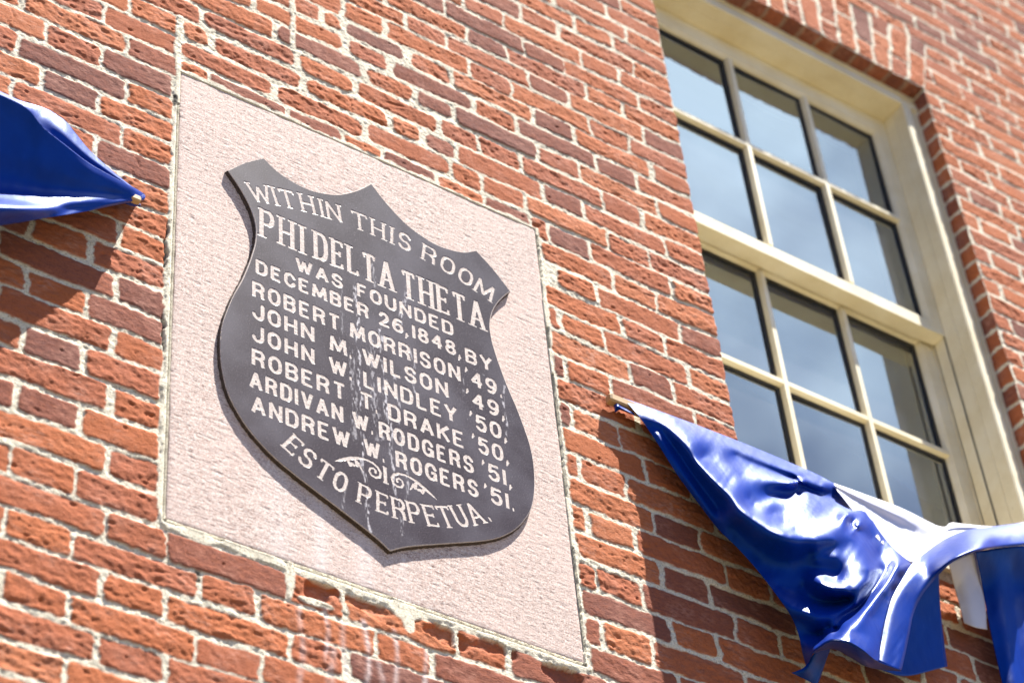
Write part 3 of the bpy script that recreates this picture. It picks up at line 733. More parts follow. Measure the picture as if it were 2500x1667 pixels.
# --- lettering: strokes on a unit box
def arc(cx, cz, rx, rz, a0, a1, n=14):
    return [(cx + rx * math.cos(math.radians(a0 + (a1 - a0) * i / n)), cz + rz * math.sin(math.radians(a0 + (a1 - a0) * i / n))) for i in range(n + 1)]
def oval(): return [arc(.5, .5 + .12, .5, .38, 0, 180) + [(0, .38)] + arc(.5, .38, .5, .38, 180, 360) + [(1, .62)]]
G = {
 'A': ([[(0, 0), (.5, 1), (1, 0)], [(.2, .30), (.8, .30)]], [(0, 0), (1, 0)], 1.05),
 'B': ([[(0, 0), (0, 1)], [(0, 1), (.55, 1)] + arc(.6, .77, .36, .23, 90, -90)[1:] + [(0, .54)], [(.55, .54)] + arc(.62, .27, .38, .27, 90, -90)[1:] + [(0, 0)]], [], .95),
 'C': ([arc(.5, .62, .5, .38, 20, 180) + [(0, .38)] + arc(.5, .38, .5, .38, 180, 340)], [], .95),
 'D': ([[(0, 0), (0, 1)], [(0, 1), (.5, 1)] + arc(.52, .65, .48, .35, 90, 0)[1:] + [(1, .35)] + arc(.52, .35, .48, .35, 0, -90)[1:] + [(0, 0)]], [], .98),
 'E': ([[(0, 0), (0, 1)], [(0, 1), (1, 1)], [(0, .52), (.78, .52)], [(0, 0), (1, 0)]], [], .86),
 'F': ([[(0, 0), (0, 1)], [(0, 1), (1, 1)], [(0, .52), (.78, .52)]], [], .82),
 'G': ([arc(.5, .62, .5, .38, 20, 180) + [(0, .38)] + arc(.5, .38, .5, .38, 180, 340), [(.55, .46), (1, .46), (1, 0)]], [], 1.0),
 'H': ([[(0, 0), (0, 1)], [(1, 0), (1, 1)], [(0, .5), (1, .5)]], [(0, 0), (0, 1), (1, 0), (1, 1)], .98),
 'I': ([[(.5, 0), (.5, 1)]], [(.5, 0), (.5, 1)], .25),
 'J': ([[(1, 1), (1, .32)] + arc(.5, .32, .5, .32, 0, -170)], [], .88),
 'K': ([[(0, 0), (0, 1)], [(1, 1), (.05, .42)], [(.35, .60), (1, 0)]], [], 1.0),
 'L': ([[(0, 1), (0, 0), (1, 0)]], [(0, 1)], .84),
 'M': ([[(0, 0), (.08, 1), (.5, .12), (.92, 1), (1, 0)]], [(0, 0), (1, 0)], 1.25),
 'N': ([[(0, 0), (0, 1), (1, 0), (1, 1)]], [(0, 0), (1, 1)], 1.0),
 'O': (oval(), [], .98),
 'P': ([[(0, 0), (0, 1)], [(0, 1), (.55, 1)] + arc(.6, .74, .4, .26, 90, -90)[1:] + [(0, .48)]], [(0, 0)], .92),
 'R': ([[(0, 0), (0, 1)], [(0, 1), (.55, 1)] + arc(.6, .75, .38, .25, 90, -90)[1:] + [(0, .50)], [(.55, .50), (.88, .36), (.95, 0)]], [(0, 0)], .98),
 'S': ([arc(.5, .755, .46, .245, 15, 270) + arc(.5, .255, .5, .255, 90, -165)[1:]], [], .92),
 'T': ([[(.5, 0), (.5, 1)], [(0, 1), (1, 1)]], [(.5, 0)], .95),
 'U': ([[(0, 1), (0, .36)] + arc(.5, .36, .5, .36, 180, 360) + [(1, 1)]], [(0, 1), (1, 1)], .98),
 'V': ([[(0, 1), (.5, 0), (1, 1)]], [], 1.0),
 'W': ([[(0, 1), (.26, 0), (.5, .85), (.74, 0), (1, 1)]], [(0, 1), (1, 1)], 1.35),
 'Y': ([[(0, 1), (.5, .45), (1, 1)], [(.5, .45), (.5, 0)]], [], 1.0),
 '0': (oval(), [], .95),
 '1': ([[(.5, 0), (.5, 1)]], [], .25),
 '2': ([arc(.5, .70, .46, .30, 165, -30) + [(0, 0), (1, 0)]], [], .9),
 '4': ([[(.74, 0), (.74, 1), (0, .32), (1, .32)]], [], 1.0),
 '5': ([[(.92, 1), (.14, 1), (.06, .55)] + arc(.48, .33, .5, .33, 110, -150)], [], .92),
 '6': ([arc(.5, .30, .5, .30, 0, 360, 20), arc(.62, .36, .62, .62, 178, 70)], [], .95),
 '8': ([arc(.5, .27, .5, .27, 0, 360, 20), arc(.5, .77, .42, .23, 0, 360, 20)], [], .95),
 '9': ([arc(.5, .70, .5, .30, 0, 360, 20), arc(.38, .64, .62, .62, -2, -110)], [], .95),
}
SH_ST = 0.00105
sx0, sx1, sz0, sz1 = 0.088, 0.790, -1.066, -0.094
sgx = np.arange(sx0, sx1, SH_ST).astype(np.float32); sgz = np.arange(sz0, sz1, SH_ST).astype(np.float32)
SX, SZ = np.meshgrid(sgx, sgz)
LET = np.full(SX.shape, 0.05, np.float32)                  # signed distance to the lettering
LID = np.full(SX.shape, -1, np.int16)
def stroke(p, q, r, lid, r2=None, rnd=False):
    r2 = r if r2 is None else r2
    pad = max(r, r2) + 0.004
    i0 = np.searchsorted(sgx, min(p[0], q[0]) - pad); i1 = np.searchsorted(sgx, max(p[0], q[0]) + pad)
    j0 = np.searchsorted(sgz, min(p[1], q[1]) - pad); j1 = np.searchsorted(sgz, max(p[1], q[1]) + pad)
    if i1 <= i0 or j1 <= j0: return
    sl_ = (slice(j0, j1), slice(i0, i1)); x = SX[sl_]; z_ = SZ[sl_]
    e = (q[0] - p[0], q[1] - p[1]); L2 = e[0] ** 2 + e[1] ** 2 + 1e-12
    t = np.clip(((x - p[0]) * e[0] + (z_ - p[1]) * e[1]) / L2, 0, 1)
    # square ended strokes
    ln = math.sqrt(L2); al = ((x - p[0]) * e[0] + (z_ - p[1]) * e[1]) / ln
    ac = np.abs((x - p[0]) * e[1] - (z_ - p[1]) * e[0]) / ln
    rr = r + (r2 - r) * t
    over = np.maximum(-al, al - ln)
    if rnd: d = np.hypot(x - p[0] - t * e[0], z_ - p[1] - t * e[1]) - rr
    else: d = np.maximum(ac - rr, over - 0.35 * rr)
    s_ = d < LET[sl_]
    a = LET[sl_]; a[s_] = d[s_]; LET[sl_] = a
    b_ = LID[sl_]; b_[s_] = lid; LID[sl_] = b_
def glyph(ch, place, wid, h, t, lid, serif):
    """place maps local (x right from the letter's left, z up) to wall (x, z)"""
    if ch in '.,\'':
        r = t * 0.62
        stroke(place(0, r), place(0.0005, r), r, lid)
        if ch != '.': stroke(place(0.0008, r * 0.8), place(-0.003, -r * 1.5), r * 0.75, lid, r * 0.25)
        return
    st_, ser, _ = G[ch]
    f = lambda p: (t / 2 + p[0] * (wid - t), t / 2 + p[1] * (h - t)) if wid > t * 1.2 else (wid / 2, t / 2 + p[1] * (h - t))
    thin = 0.78 if serif else 1.0
    for s_ in st_:
        for p, q in zip(s_[:-1], s_[1:]):
            a = f(p); c = f(q)
            horiz = abs(a[1] - c[1]) < abs(a[0] - c[0]) * 0.25
            r = t / 2 * ((0.66 if horiz else 1.0) if serif else (0.9 if horiz else 1.0))
            stroke(place(*a), place(*c), r, lid, None, len(s_) > 5)
    if serif:
        sb = t * 0.95
        for p in ser:
            a = f(p); zz_ = a[1] + (-t * 0.28 if p[1] < .5 else t * 0.28)
            stroke(place(a[0] - sb, zz_), place(a[0] + sb, zz_), t * 0.2, lid)
        if ch in 'TEFL':                                    # hanging terminals of the arms
            for p in {'T': [(0, 1, -1), (1, 1, -1)], 'E': [(1, 1, -1), (1, 0, 1), (.78, .52, 0)], 'F': [(1, 1, -1)], 'L': [(1, 0, 1)]}[ch]:
                a = f(p[:2]); hgt = h * 0.13
                if p[2] == 0: stroke(place(a[0], a[1] - hgt * .6), place(a[0], a[1] + hgt * .6), t * .25, lid)
                else: stroke(place(a[0], a[1]), place(a[0] + 0.001, a[1] + p[2] * hgt), t * .38, lid, t * .22)
        if ch in 'PRDEFB':
            for zz_, sgn in ((0, 1), (1, -1)):
                a = f((0, zz_)); stroke(place(a[0] - sb * .9, a[1] - sgn * t * .28), place(a[0] + sb * .3, a[1] - sgn * t * .28), t * .2, lid)
            if ch in 'PF': a = f((0, 0)); stroke(place(a[0] - sb, a[1] - t * .28), place(a[0] + sb, a[1] - t * .28), t * .2, lid)
_nid = [20]
def word(txt, x0, x1, zb, h, t, lid, serif=False, gap=0.24):
    _nid[0] += 1; lid = _nid[0]
    wd = [G[c][2] * (1.9 if (serif and c == 'I') else 1) if c not in ".,'" else .12 for c in txt]
    tot = sum(wd) + gap * (len(txt) - 1)
    s_ = (x1 - x0) / tot
    x = x0; slope = -0.008
    for c, w_ in zip(txt, wd):
        xx = x
        glyph(c, lambda a, b_, xx=xx: (xx + a, zb + slope * (xx - x0) + b_), w_ * s_, h, t, lid, serif)
        x += (w_ + gap) * s_
    return lid
T1 = 0.0072
LINES = ['WITHIN THIS ROOM', 'PHI DELTA THETA', 'WAS FOUNDED', 'DECEMBER 26,1848,BY']
def on_arc(cx, cz, r, xc, inward):
    th = math.asin((xc - cx) / r)
    if inward > 0:   # letters stand outwards on top of the circle
        ux, uz = math.cos(th), -math.sin(th); nx_, nz_ = math.sin(th), math.cos(th); bx, bz = cx + r * math.sin(th), cz + r * math.cos(th)
    else:            # letters stand towards the centre, on the bottom of the circle
        ux, uz = math.cos(th), math.sin(th); nx_, nz_ = -math.sin(th), math.cos(th); bx, bz = cx + r * math.sin(th), cz - r * math.cos(th)
    return lambda a, b_: (bx + ux * a + nx_ * b_, bz + uz * a + nz_ * b_)
def arc_letters(seq, cx, cz, r, h, t, lid, inward, serif):
    last = None
    for c, xc, wd in seq:
        if last is None or xc - last > 0.0455: _nid[0] += 1
        last = xc; lid = _nid[0]
        pl = on_arc(cx, cz, r, xc, inward)
        glyph(c, lambda a, b_, pl=pl, wd=wd: pl(a - wd / 2, b_), wd, h, t, lid, serif)
arc_letters([('W', .184, .052), ('I', .2163, .010), ('T', .2440, .038), ('H', .2880, .033), ('I', .3197, .010), ('N', .3475, .034),
             ('T', .4060, .040), ('H', .4485, .033), ('I', .4805, .010), ('S', .5098, .030), ('R', .5670, .034), ('O', .6102, .034), ('O', .6520, .034), ('M', .6960, .046)],
            SXC, -1.0365, 0.783, 0.0500, 0.0064, 0, 1, True)
word('PHI', .1755, .2790, -.3915, .0790, .0094, 1, True, .26)
word('DELTA', .2955, .4810, -.3910, .0790, .0094, 1, True, .22)
word('THETA', .4985, .6970, -.3955, .0790, .0094, 1, True, .22)
word('WAS', .2545, .3600, -.4455, .0375, T1, 2); word('FOUNDED', .3920, .6165, -.4480, .0385, T1, 2)
word('DECEMBER', .1666, .4170, -.4975, .0380, T1, 3); id26 = word('26', .4394, .4960, -.5015, .0385, T1, 3); id18 = word('1848', .5165, .6185, -.5020, .0390, T1, 3); word('BY', .6400, .7045, -.5070, .0395, T1, 3)
for x_, z_, i_ in ((.503, -.502, id26), (.626, -.504, id18)): glyph(',', lambda a, b_, x_=x_, z_=z_: (x_ + a, z_ + b_), 0, .04, T1, i_, False)
NAMES = [(('ROBERT', .1590, .3510, -.5635), ('MORRISON', .3718, .6245, -.5675), "'49.", .6490, .7106, -.5675),
         (('JOHN', .1595, .2925, -.6195), ('M', .3257, .3640, -.6235), ('WILSON', .3977, .5925, -.6250), "'49,", .6475, .7112, -.6245),
         (('JOHN', .1590, .2920, -.6775), ('W', .3227, .3625, -.6805), ('LINDLEY', .3978, .6085, -.6840), "'50,", .6510, .7113, -.6815),
         (('ROBERT', .1580, .3570, -.7385), ('T', .3881, .4170, -.7400), ('DRAKE', .4494, .6195, -.7432), "'50,", .6520, .7106, -.7390),
         (('ARDIVAN', .1540, .3505, -.7955), ('W', .3700, .4050, -.7970), ('RODGERS', .4269, .6376, -.7985), "'51,", .6700, .7118, -.7985),
         (('ANDREW', .1580, .3630, -.8535), ('W', .3921, .4275, -.8550), ('ROGERS', .4605, .6433, -.8558), "'51.", .6704, .7130, -.8565)]
for k, L in enumerate(NAMES):
    lid = 4 + k
    yr, ya, yb, yz = L[-4:]
    words = L[:-4]
    LINES.append(' '.join(w_[0] + ('.' if len(w_[0]) == 1 else '') for w_ in words) + ' ' + yr)
    for w_ in words:
        lid = word(*w_, .0425, T1 + .0002, lid)
        if len(w_[0]) == 1: glyph('.', lambda a, b_, w_=w_: (w_[2] + .0065 + a, w_[3] + b_), 0, .04, T1, lid, False)
    lid = word(yr[1:3], ya, yb, yz, .0425, T1 + .0002, lid)
    glyph("'", lambda a, b_: (ya - .0095 + a, yz + .037 + b_), 0, .04, T1 * .9, lid, False)
    glyph(yr[3], lambda a, b_: (yb + .0085 + a, yz + b_), 0, .04, T1, lid, False)
LINES.append('ESTO PERPETUA.')
arc_letters([('E', .2290, .028), ('S', .2605, .029), ('T', .2962, .032), ('O', .3325, .028), ('P', .3860, .028), ('E', .4262, .026), ('R', .4635, .030), ('P', .4985, .028),
             ('E', .5370, .028), ('T', .5715, .033), ('U', .6070, .030), ('A', .6430, .034)], SXC, -.605, .375, .0500, .0066, 10, -1, True)
pl = on_arc(SXC, -.605, .375, .6670, -1); glyph('.', pl, 0, .04, .0075, _nid[0], False)
# flourish between the names and the motto, mirrored about the middle
FL = [(.329, -.897, .0004), (.341, -.889, .0026), (.354, -.881, .0036), (.366, -.874, .0036), (.380, -.868, .0026), (.395, -.865, .0022), (.410, -.867, .0024), (.421, -.874, .0026), (.4265, -.884, .0026), (.424, -.895, .0024), (.415, -.900, .0022), (.406, -.898, .0020), (.402, -.890, .0020), (.404, -.882, .0018), (.411, -.879, .0018), (.416, -.883, .0020), (.415, -.888, .0026)]
for sg in (-1, 1):
    mx_ = lambda p: (SXC + sg * (SXC - p[0]) * 1.0, p[1] - (0.002 if sg > 0 else 0)) if sg > 0 else (p[0], p[1])
    for p, q in zip(FL[:-1], FL[1:]): stroke(mx_(p), mx_(q), p[2], 11, q[2], True)
    for a, c, r, r2 in (((.356, -.882), (.362, -.894), .0034, .0030), ((.364, -.888), (.371, -.890), .0036, .0026), ((.374, -.876), (.376, -.890), .0036, .0026), ((.378, -.880), (.388, -.897), .0034, .0008)):
        stroke(mx_(a), mx_(c), r, 11, r2)
stroke((.4355, -.868), (.4365, -.902), .0036, 11, .0036); stroke((.431, -.904), (.442, -.904), .0018, 11); stroke((.4325, -.866), (.4395, -.868), .0020, 11)

SSD = sd_poly(SX, SZ, OUT)
TH = 0.0095
lm = 1 - sstep(-0.0006, 0.0008, LET)
hs = TH - 0.00045 * lm + (vnoise(SX, SZ, 0.25, 0.25, 80) - .5) * 0.0006 + lm * (vnoise(SX, SZ, .004, .004, 81) - .5) * 0.0004
gd = np.zeros(SX.shape + (4,), np.float32); gd[..., 3] = 1; gd[..., 0] = lm
for (xa, za, xb, zb, wd, am) in ((.390, -.423, .389, -.746, .0045, .95), (.515, -.347, .488, -.476, .006, .8), (.439, -.510, .455, -.868, .006, .9), (.7286, -.518, .7215, -.684, .0028, .75),
                                 (.628, -.559, .632, -.601, .002, .6), (.387, -.797, .398, -1.05, .005, .9), (.455, -.868, .468, -1.03, .004, .8), (.428, -.335, .435, -.40, .004, .45), (.508, -.532, .516, -.647, .004, .55), (.480, -.80, .485, -.962, .0035, .6),
                                 (.356, -.44, .352, -.60, .003, .35), (.42, -.55, .425, -.80, .010, .55), (.372, -.60, .378, -.83, .008, .45), (.47, -.62, .476, -.82, .003, .6), (.60, -.50, .70, -.53, .0015, .5), (.345, -.95, .347, -1.0, .003, .5), (.232, -.89, .235, -.925, .003, .45)):
    t = np.clip((SZ - za) / (zb - za), 0, 1) if abs(zb - za) > .04 else np.clip((SX - xa) / (xb - xa + 1e-9), 0, 1)
    xx = xa + t * (xb - xa) + .003 * np.sin(SZ * 55 + xa * 300); dd = np.hypot(SX - xx, SZ - (za + t * (zb - za)))
    dd = dd + (vnoise(SX, SZ, .006, .02, 82) - .5) * wd * 1.2
    gd[..., 1] = np.maximum(gd[..., 1], 0.85 * am * (1 - sstep(wd * .2, wd * 1.25, dd)) * sstep(.38, .72, vnoise(SX, SZ, .0026, .008, 83)))
# points and quads of the shield face
Vg = np.stack([SX, -hs, SZ], -1).reshape(-1, 3)
Qg = grid_quads(*SX.shape)
sdc = (SSD[:-1, :-1] + SSD[1:, 1:]) / 2; lc = (LET[:-1, :-1] + LET[1:, 1:] + LET[1:, :-1] + LET[:-1, 1:]) / 4; lidc = LID[:-1, :-1]
inside = sdc < -0.0009
body = inside & ~(lc < 0.0)
v_, q_, a_ = compact(Vg, Qg[body], {'gd': gd.reshape(-1, 4)})
shield = under('shield', np_mesh('shield', v_, q_, a_), M_polish, tablet)
shield['label'] = 'raised polished dark shield carrying the cut letters'
for k in [11] + list(range(20, _nid[0] + 1)):
    s_ = inside & (lc < 0.0) & (lidc == k)
    if not s_.any(): continue
    v_, q_, a_ = compact(Vg, Qg[s_], {'gd': gd.reshape(-1, 4)})
    nm = 'carved_word' if k != 11 else 'carved_flourish'
    o = link(nm, np_mesh(nm, v_, q_, a_), M_letter, shield)
    o.matrix_parent_inverse = shield.matrix_world.inverted()
# rim and side of the shield
nO = len(OUT)
tn = np.roll(OUT, -1, 0) - np.roll(OUT, 1, 0); tn /= np.linalg.norm(tn, axis=1)[:, None]
nrm = np.c_[-tn[:, 1], tn[:, 0]]                                       # outward for a clockwise outline
if sd_poly(np.array([[OUT[60, 0] + nrm[60, 0] * .005]]), np.array([[OUT[60, 1] + nrm[60, 1] * .005]]), OUT)[0, 0] < 0: nrm = -nrm
jit = (np.random.default_rng(4).random(nO) - .5)[:, None]
rings = [(OUT - nrm * 0.0017, -(TH + 0.00005)), (OUT - nrm * 0.0008, -(TH - 0.0001)), (OUT + nrm * .0002, -(TH - 0.0012)), (OUT + nrm * (0.0012 + .0012 * jit), -(TH * .45)), (OUT + nrm * (0.0030 + .0022 * jit), 0.003)]
Vr = np.concatenate([np.c_[r_[:, 0], np.full(nO, y_), r_[:, 1]] for r_, y_ in rings])
def ring_quads(k): 
    i = np.arange(nO); j = (i + 1) % nO
    return np.stack([k * nO + i, k * nO + j, (k + 1) * nO + j, (k + 1) * nO + i], -1)
Mrim = M_granite
o = link('shield_highlight_rim', np_mesh('shield_highlight_rim', Vr, np.concatenate([ring_quads(0), ring_quads(1)])), M_letter, shield); o.matrix_parent_inverse = shield.matrix_world.inverted()  # pale stone paints the bright highlight along the shield's edge
o = link('shield_edge', np_mesh('shield_edge', Vr, np.concatenate([ring_quads(2), ring_quads(3)])), M_edge, shield); o.matrix_parent_inverse = shield.matrix_world.inverted()

# ------------------------------------------------------------------ the sash window
win = empty('sash_window', (1.86, 0.1, -0.39))
tag(win, 'cream painted six over six sash window recessed in the brick wall', 'window')
def wpart(name, me, mt, parent=win):
    o = link(name, me, mt, parent); o.matrix_parent_inverse = parent.matrix_world.inverted(); return o
JX0, JX1 = WX0 + 0.0625, WX1 - 0.0625                      # inner faces of the lining
HZ = WZ1 - 0.062
SZT = WZ0 + 0.045                                          # top of the sill
# moulded casing: profile from the brick towards the lining (offset from brick, depth y)
prof = [(-0.004, 0.120), (-0.004, 0.046), (0.012, 0.044), (0.015, 0.052), (0.019, 0.052), (0.024, 0.044), (0.034, 0.041), (0.037, 0.047), (0.042, 0.047), (0.046, 0.040), (0.0605, 0.040), (0.0625, 0.042), (0.0625, 0.120)]
wpart('casing_jamb', prism_mesh('casing_jamb', [(WX1 - a, y) for a, y in prof], 'z', SZT, HZ + 0.002), M_cream)
wpart('casing_jamb', prism_mesh('casing_jamb', [(WX0 + a * 0.58, y) for a, y in prof], 'z', SZT, HZ + 0.002), M_cream)
wpart('casing_head', prism_mesh('casing_head', [(y - 0.0004, WZ1 - a) for a, y in prof], 'x', WX0 + 0.0005, WX1 - 0.0005), M_cream)
# linings (pulley stiles) with fine joint lines and parting strips
Y1, Y2 = 0.120, 0.170
for sx_, x_ in ((1, JX1), (-1, JX0)):
    lo = (x_ - 0.0012, x_ + 0.03) if sx_ > 0 else (x_ - 0.03, x_ + 0.0012)
    bx = []
    for ya, yb, ins in ((0.0415, 0.0785, 0.0), (0.0800, 0.1205, 0.0008), (0.1275, 0.161, 0.0), (0.166, 0.235, 0.0)):
        a, c = (x_ - ins - 0.0012, x_ + 0.03) if sx_ > 0 else (x_ - 0.03, x_ + ins + 0.0012)
        if sx_ < 0 and ya < 0.07: continue
        bx.append((a, c, ya, yb, SZT, HZ))
    wpart('jamb_lining', box_mesh('jamb_lining', bx, 0.0012), M_cream)
bx = []
for ya, yb, ins in ((0.0415, 0.0785, 0.0), (0.0800, 0.1205, 0.0008), (0.1225, 0.235, 0.0)):
    bx.append((JX0, JX1, ya, yb, HZ - ins - 0.0012, HZ + 0.03))
wpart('head_lining', box_mesh('head_lining', bx, 0.0012), M_cream)
sill = wpart('sill', prism_mesh('sill', [(0.24, SZT - 0.05), (-0.012, SZT - 0.05), (-0.012, SZT - 0.018), (0.11, SZT), (0.24, SZT + 0.004)], 'x', WX0 + 0.003, WX1 - 0.003), M_cream)
wpart('track_shadow_gap', box_mesh('track_shadow_gap', [(JX1 + 0.004, JX1 + 0.032, 0.1206, 0.166, SZT, HZ), (JX0 - 0.032, JX0 - 0.004, 0.1206, 0.166, SZT, HZ)]), M_seal_gap)  # black boxes stand in for the shade inside the sash tracks

def sash(name, y, zb, zt, rail_b, rail_t, zmunt, label, th=0.044):
    e = empty(name, ((JX0 + JX1) / 2, y, zb)); e.parent = win; e.matrix_parent_inverse = win.matrix_world.inverted()
    bpy.context.view_layer.update()
    e['label'] = label
    def sp(nm, me, mt): 
        o = link(nm, me, mt, e); o.matrix_parent_inverse = e.matrix_world.inverted(); return o
    sw = 0.048
    gx0, gx1 = JX0 + sw, JX1 - sw
    gz0, gz1 = zb + rail_b, zt - rail_t
    fy = y + th
    def ogee(side, a):                # stile profile with a small sticking mould towards the glass
        return [(a, y), (a + side * (sw - 0.010), y), (a + side * (sw - 0.009), y + 0.003), (a + side * (sw - 0.004), y + 0.006), (a + side * sw, y + 0.013), (a + side * sw, fy - 0.012), (a + side * (sw - 0.006), fy), (a, fy)]
    sp('stile', prism_mesh('stile', ogee(1, JX0 + 0.002), 'z', zb + 0.0012, zt - 0.0012), M_cream)
    sp('stile', prism_mesh('stile', ogee(-1, JX1 - 0.002), 'z', zb + 0.0012, zt - 0.0012), M_cream)
    def rail(zo, side, wd):
        return [(y + 0.0008, zo), (y + 0.0008, zo + side * (wd - 0.010)), (y + 0.003, zo + side * (wd - 0.009)), (y + 0.006, zo + side * (wd - 0.004)), (y + 0.013, zo + side * wd), (fy - 0.012, zo + side * wd), (fy - 0.001, zo + side * (wd - 0.006)), (fy - 0.001, zo)]
    sp('rail', prism_mesh('rail', rail(zb, 1, rail_b), 'x', JX0 + 0.0025, JX1 - 0.0025), M_cream)
    sp('rail', prism_mesh('rail', rail(zt, -1, rail_t), 'x', JX0 + 0.0025, JX1 - 0.0025), M_cream)
    pitch = (gx1 - gx0 + 0.018) / 3
    mxs = [gx0 - 0.009 + pitch, gx0 - 0.009 + 2 * pitch]
    gy = y + 0.020
    def mprof(c):
        return [(c - 0.0070, y + 0.002), (c + 0.0070, y + 0.002), (c + 0.0078, y + 0.006), (c + 0.0095, y + 0.012), (c + 0.0095, y + 0.030), (c + 0.004, y + 0.042), (c - 0.004, y + 0.042), (c - 0.0095, y + 0.030), (c - 0.0095, y + 0.012), (c - 0.0078, y + 0.006)]
    for c in mxs:
        sp('muntin', prism_mesh('muntin', mprof(c), 'z', gz0 - 0.002, gz1 + 0.002), M_cream)
    sp('muntin', prism_mesh('muntin', [(q + 0.0006, p) for p, q in mprof(zmunt)], 'x', gx0 - 0.002, gx1 + 0.002), M_cream)
    xs_ = [gx0] + [v for c in mxs for v in (c - 0.0095, c + 0.0095)] + [gx1]
    zs_ = [gz0, zmunt - 0.0095, zmunt + 0.0095, gz1]
    for i in range(3):
        for j in range(2):
            xa, xb, za, zb_ = xs_[2 * i], xs_[2 * i + 1], zs_[2 * j], zs_[2 * j + 1]
            ta, tb_ = random.uniform(-.0016, .0016), random.uniform(-.0016, .0016)
            me = bpy.data.meshes.new('glass_pane'); me.from_pydata([(xa - .001, gy + .001 - ta - tb_, za - .001), (xb + .001, gy + .001 + ta - tb_, za - .001), (xb + .001, gy + .001 + ta + tb_, zb_ + .001), (xa - .001, gy + .001 - ta + tb_, zb_ + .001)], [], [(0, 1, 2, 3)])
            sp('glass_pane', me, M_glass)
            g = 0.012; d_ = 0.003
            sp('glazing_seal', box_mesh('glazing_seal', [(xa - .002, xa + g, gy - d_, gy - 0.0006, za - .002, zb_ + .002), (xb - g, xb + .002, gy - d_, gy - 0.0006, za - .002, zb_ + .002),
                                                         (xa + g, xb - g, gy - d_, gy - 0.0006, za - .002, za + g), (xa + g, xb - g, gy - d_, gy - 0.0006, zb_ - g, zb_ + .002)]), M_seal_gap)
    return e
sash('upper_sash', Y1, 0.462, HZ - 0.001, 0.050, 0.072, 0.890, 'upper sash of six panes, in front of the lower one')
sash('lower_sash', Y2, SZT + 0.004, 0.505, 0.105, 0.042, 0.078, 'lower sash of six panes set further back')
# blind behind the glass, its lower edge hanging askew
me = bpy.data.meshes.new('blind')
Vb = []; nb_ = 24
for i in range(nb_ + 1):
    x_ = JX0 + (JX1 - JX0) * i / nb_
    for zv in (HZ, 0.60, 0.155 - 0.245 * (x_ - 1.60)):
        Vb.append((x_, 0.262 + 0.004 * math.sin(i * 0.9) + 0.01 * (zv < 0.5), zv))
Fb = [(3 * i + k, 3 * (i + 1) + k, 3 * (i + 1) + k + 1, 3 * i + k + 1) for i in range(nb_) for k in range(2)]
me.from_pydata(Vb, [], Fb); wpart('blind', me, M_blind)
# the dim room behind
me = box_mesh('room_lining', [(0.6, 3.2, 0.335, 3.2, -1.2, 2.2)])
import bmesh
bm = bmesh.new(); bm.from_mesh(me)
for f_ in [f_ for f_ in bm.faces if f_.normal.y < -0.9]: bm.faces.remove(f_)
for f_ in bm.faces: f_.normal_flip()
bm.to_mesh(me); bm.free()
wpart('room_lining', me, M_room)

# ------------------------------------------------------------------ bunting
def cm(pts, n):
    """Catmull-Rom resample of k-vectors to n points, by chord length"""
    P = np.array(pts, float); d = np.r_[0, np.cumsum(np.linalg.norm(np.diff(P[:, :2], axis=0), axis=1))]
    u = np.linspace(0, d[-1], n)
    Pp = np.vstack([2 * P[0] - P[1], P, 2 * P[-1] - P[-2]])
    out = []
    for uu in u:
        i = min(max(np.searchsorted(d, uu, side='right') - 1, 0), len(d) - 2)
        t = (uu - d[i]) / (d[i + 1] - d[i] + 1e-9); p0, p1, p2, p3 = Pp[i:i + 4]
        out.append(0.5 * (2 * p1 + (p2 - p0) * t + (2 * p0 - 5 * p1 + 4 * p2 - p3) * t ** 2 + (3 * p1 - p0 - 3 * p2 + p3) * t ** 3))
    return np.array(out)
def tps(pts, vals, qx, qy):
    P = np.array(pts, float) / 500.0; n = len(P)
    def ker(r2): return np.where(r2 > 1e-12, r2 * np.log(r2 + 1e-12), 0.0)
    A_ = ker(((P[:, None] - P[None]) ** 2).sum(-1)) + np.eye(n) * 4e-4
    B = np.c_[np.ones(n), P]
    Ms = np.block([[A_, B], [B.T, np.zeros((3, 3))]])
    s_ = np.linalg.solve(Ms, np.r_[vals, 0, 0, 0])
    q = np.stack([qx, qy], -1) / 500.0
    out = np.full(qx.shape, s_[n]) + s_[n + 1] * q[..., 0] + s_[n + 2] * q[..., 1]
    for i in range(n): out = out + s_[i] * ker(((q - P[i]) ** 2).sum(-1))
    return out
def cloth_from(name, XY, Hh, mt, parent, px, thick=0.0009, wr=0.0012, seed=0):
    """grid of traced positions XY (nr,nc,2) with their distance from the wall Hh -> cloth mesh"""
    nr, nc = Hh.shape
    wn_ = (vnoise(XY[..., 0] * .01, XY[..., 1] * .01, .55, .9, 90 + seed) - .5) * wr + (vnoise(XY[..., 0] * .01 + XY[..., 1] * .006, XY[..., 1] * .01, .25, .9, 95 + seed) - .5) * wr * .6
    xp, yp = px(XY[..., 0], XY[..., 1]); hh_ = np.maximum(Hh + wn_, 0.004)
    dr = np.stack([(xp - 1250) / FPX, (yp - 833.5) / FPX, np.ones_like(xp)], -1) @ CR
    V_ = (CC + ((-hh_ - CC[1]) / dr[..., 1])[..., None] * dr).reshape(-1, 3)
    me = np_mesh(name, V_, grid_quads(nr, nc).reshape(-1, 4))
    o = link(name, me, mt, parent); o.matrix_parent_inverse = parent.matrix_world.inverted()
    md = o.modifiers.new('thickness', 'SOLIDIFY'); md.thickness = thick; md.offset = 0
    return o
def loft(ribs, nu, nv):
    R3_ = np.array([cm(r, nu) for r in ribs])                    # ribs x nu x 3
    out = np.array([cm_param(R3_[:, j], nv) for j in range(nu)])  # nu x nv x 3
    return out
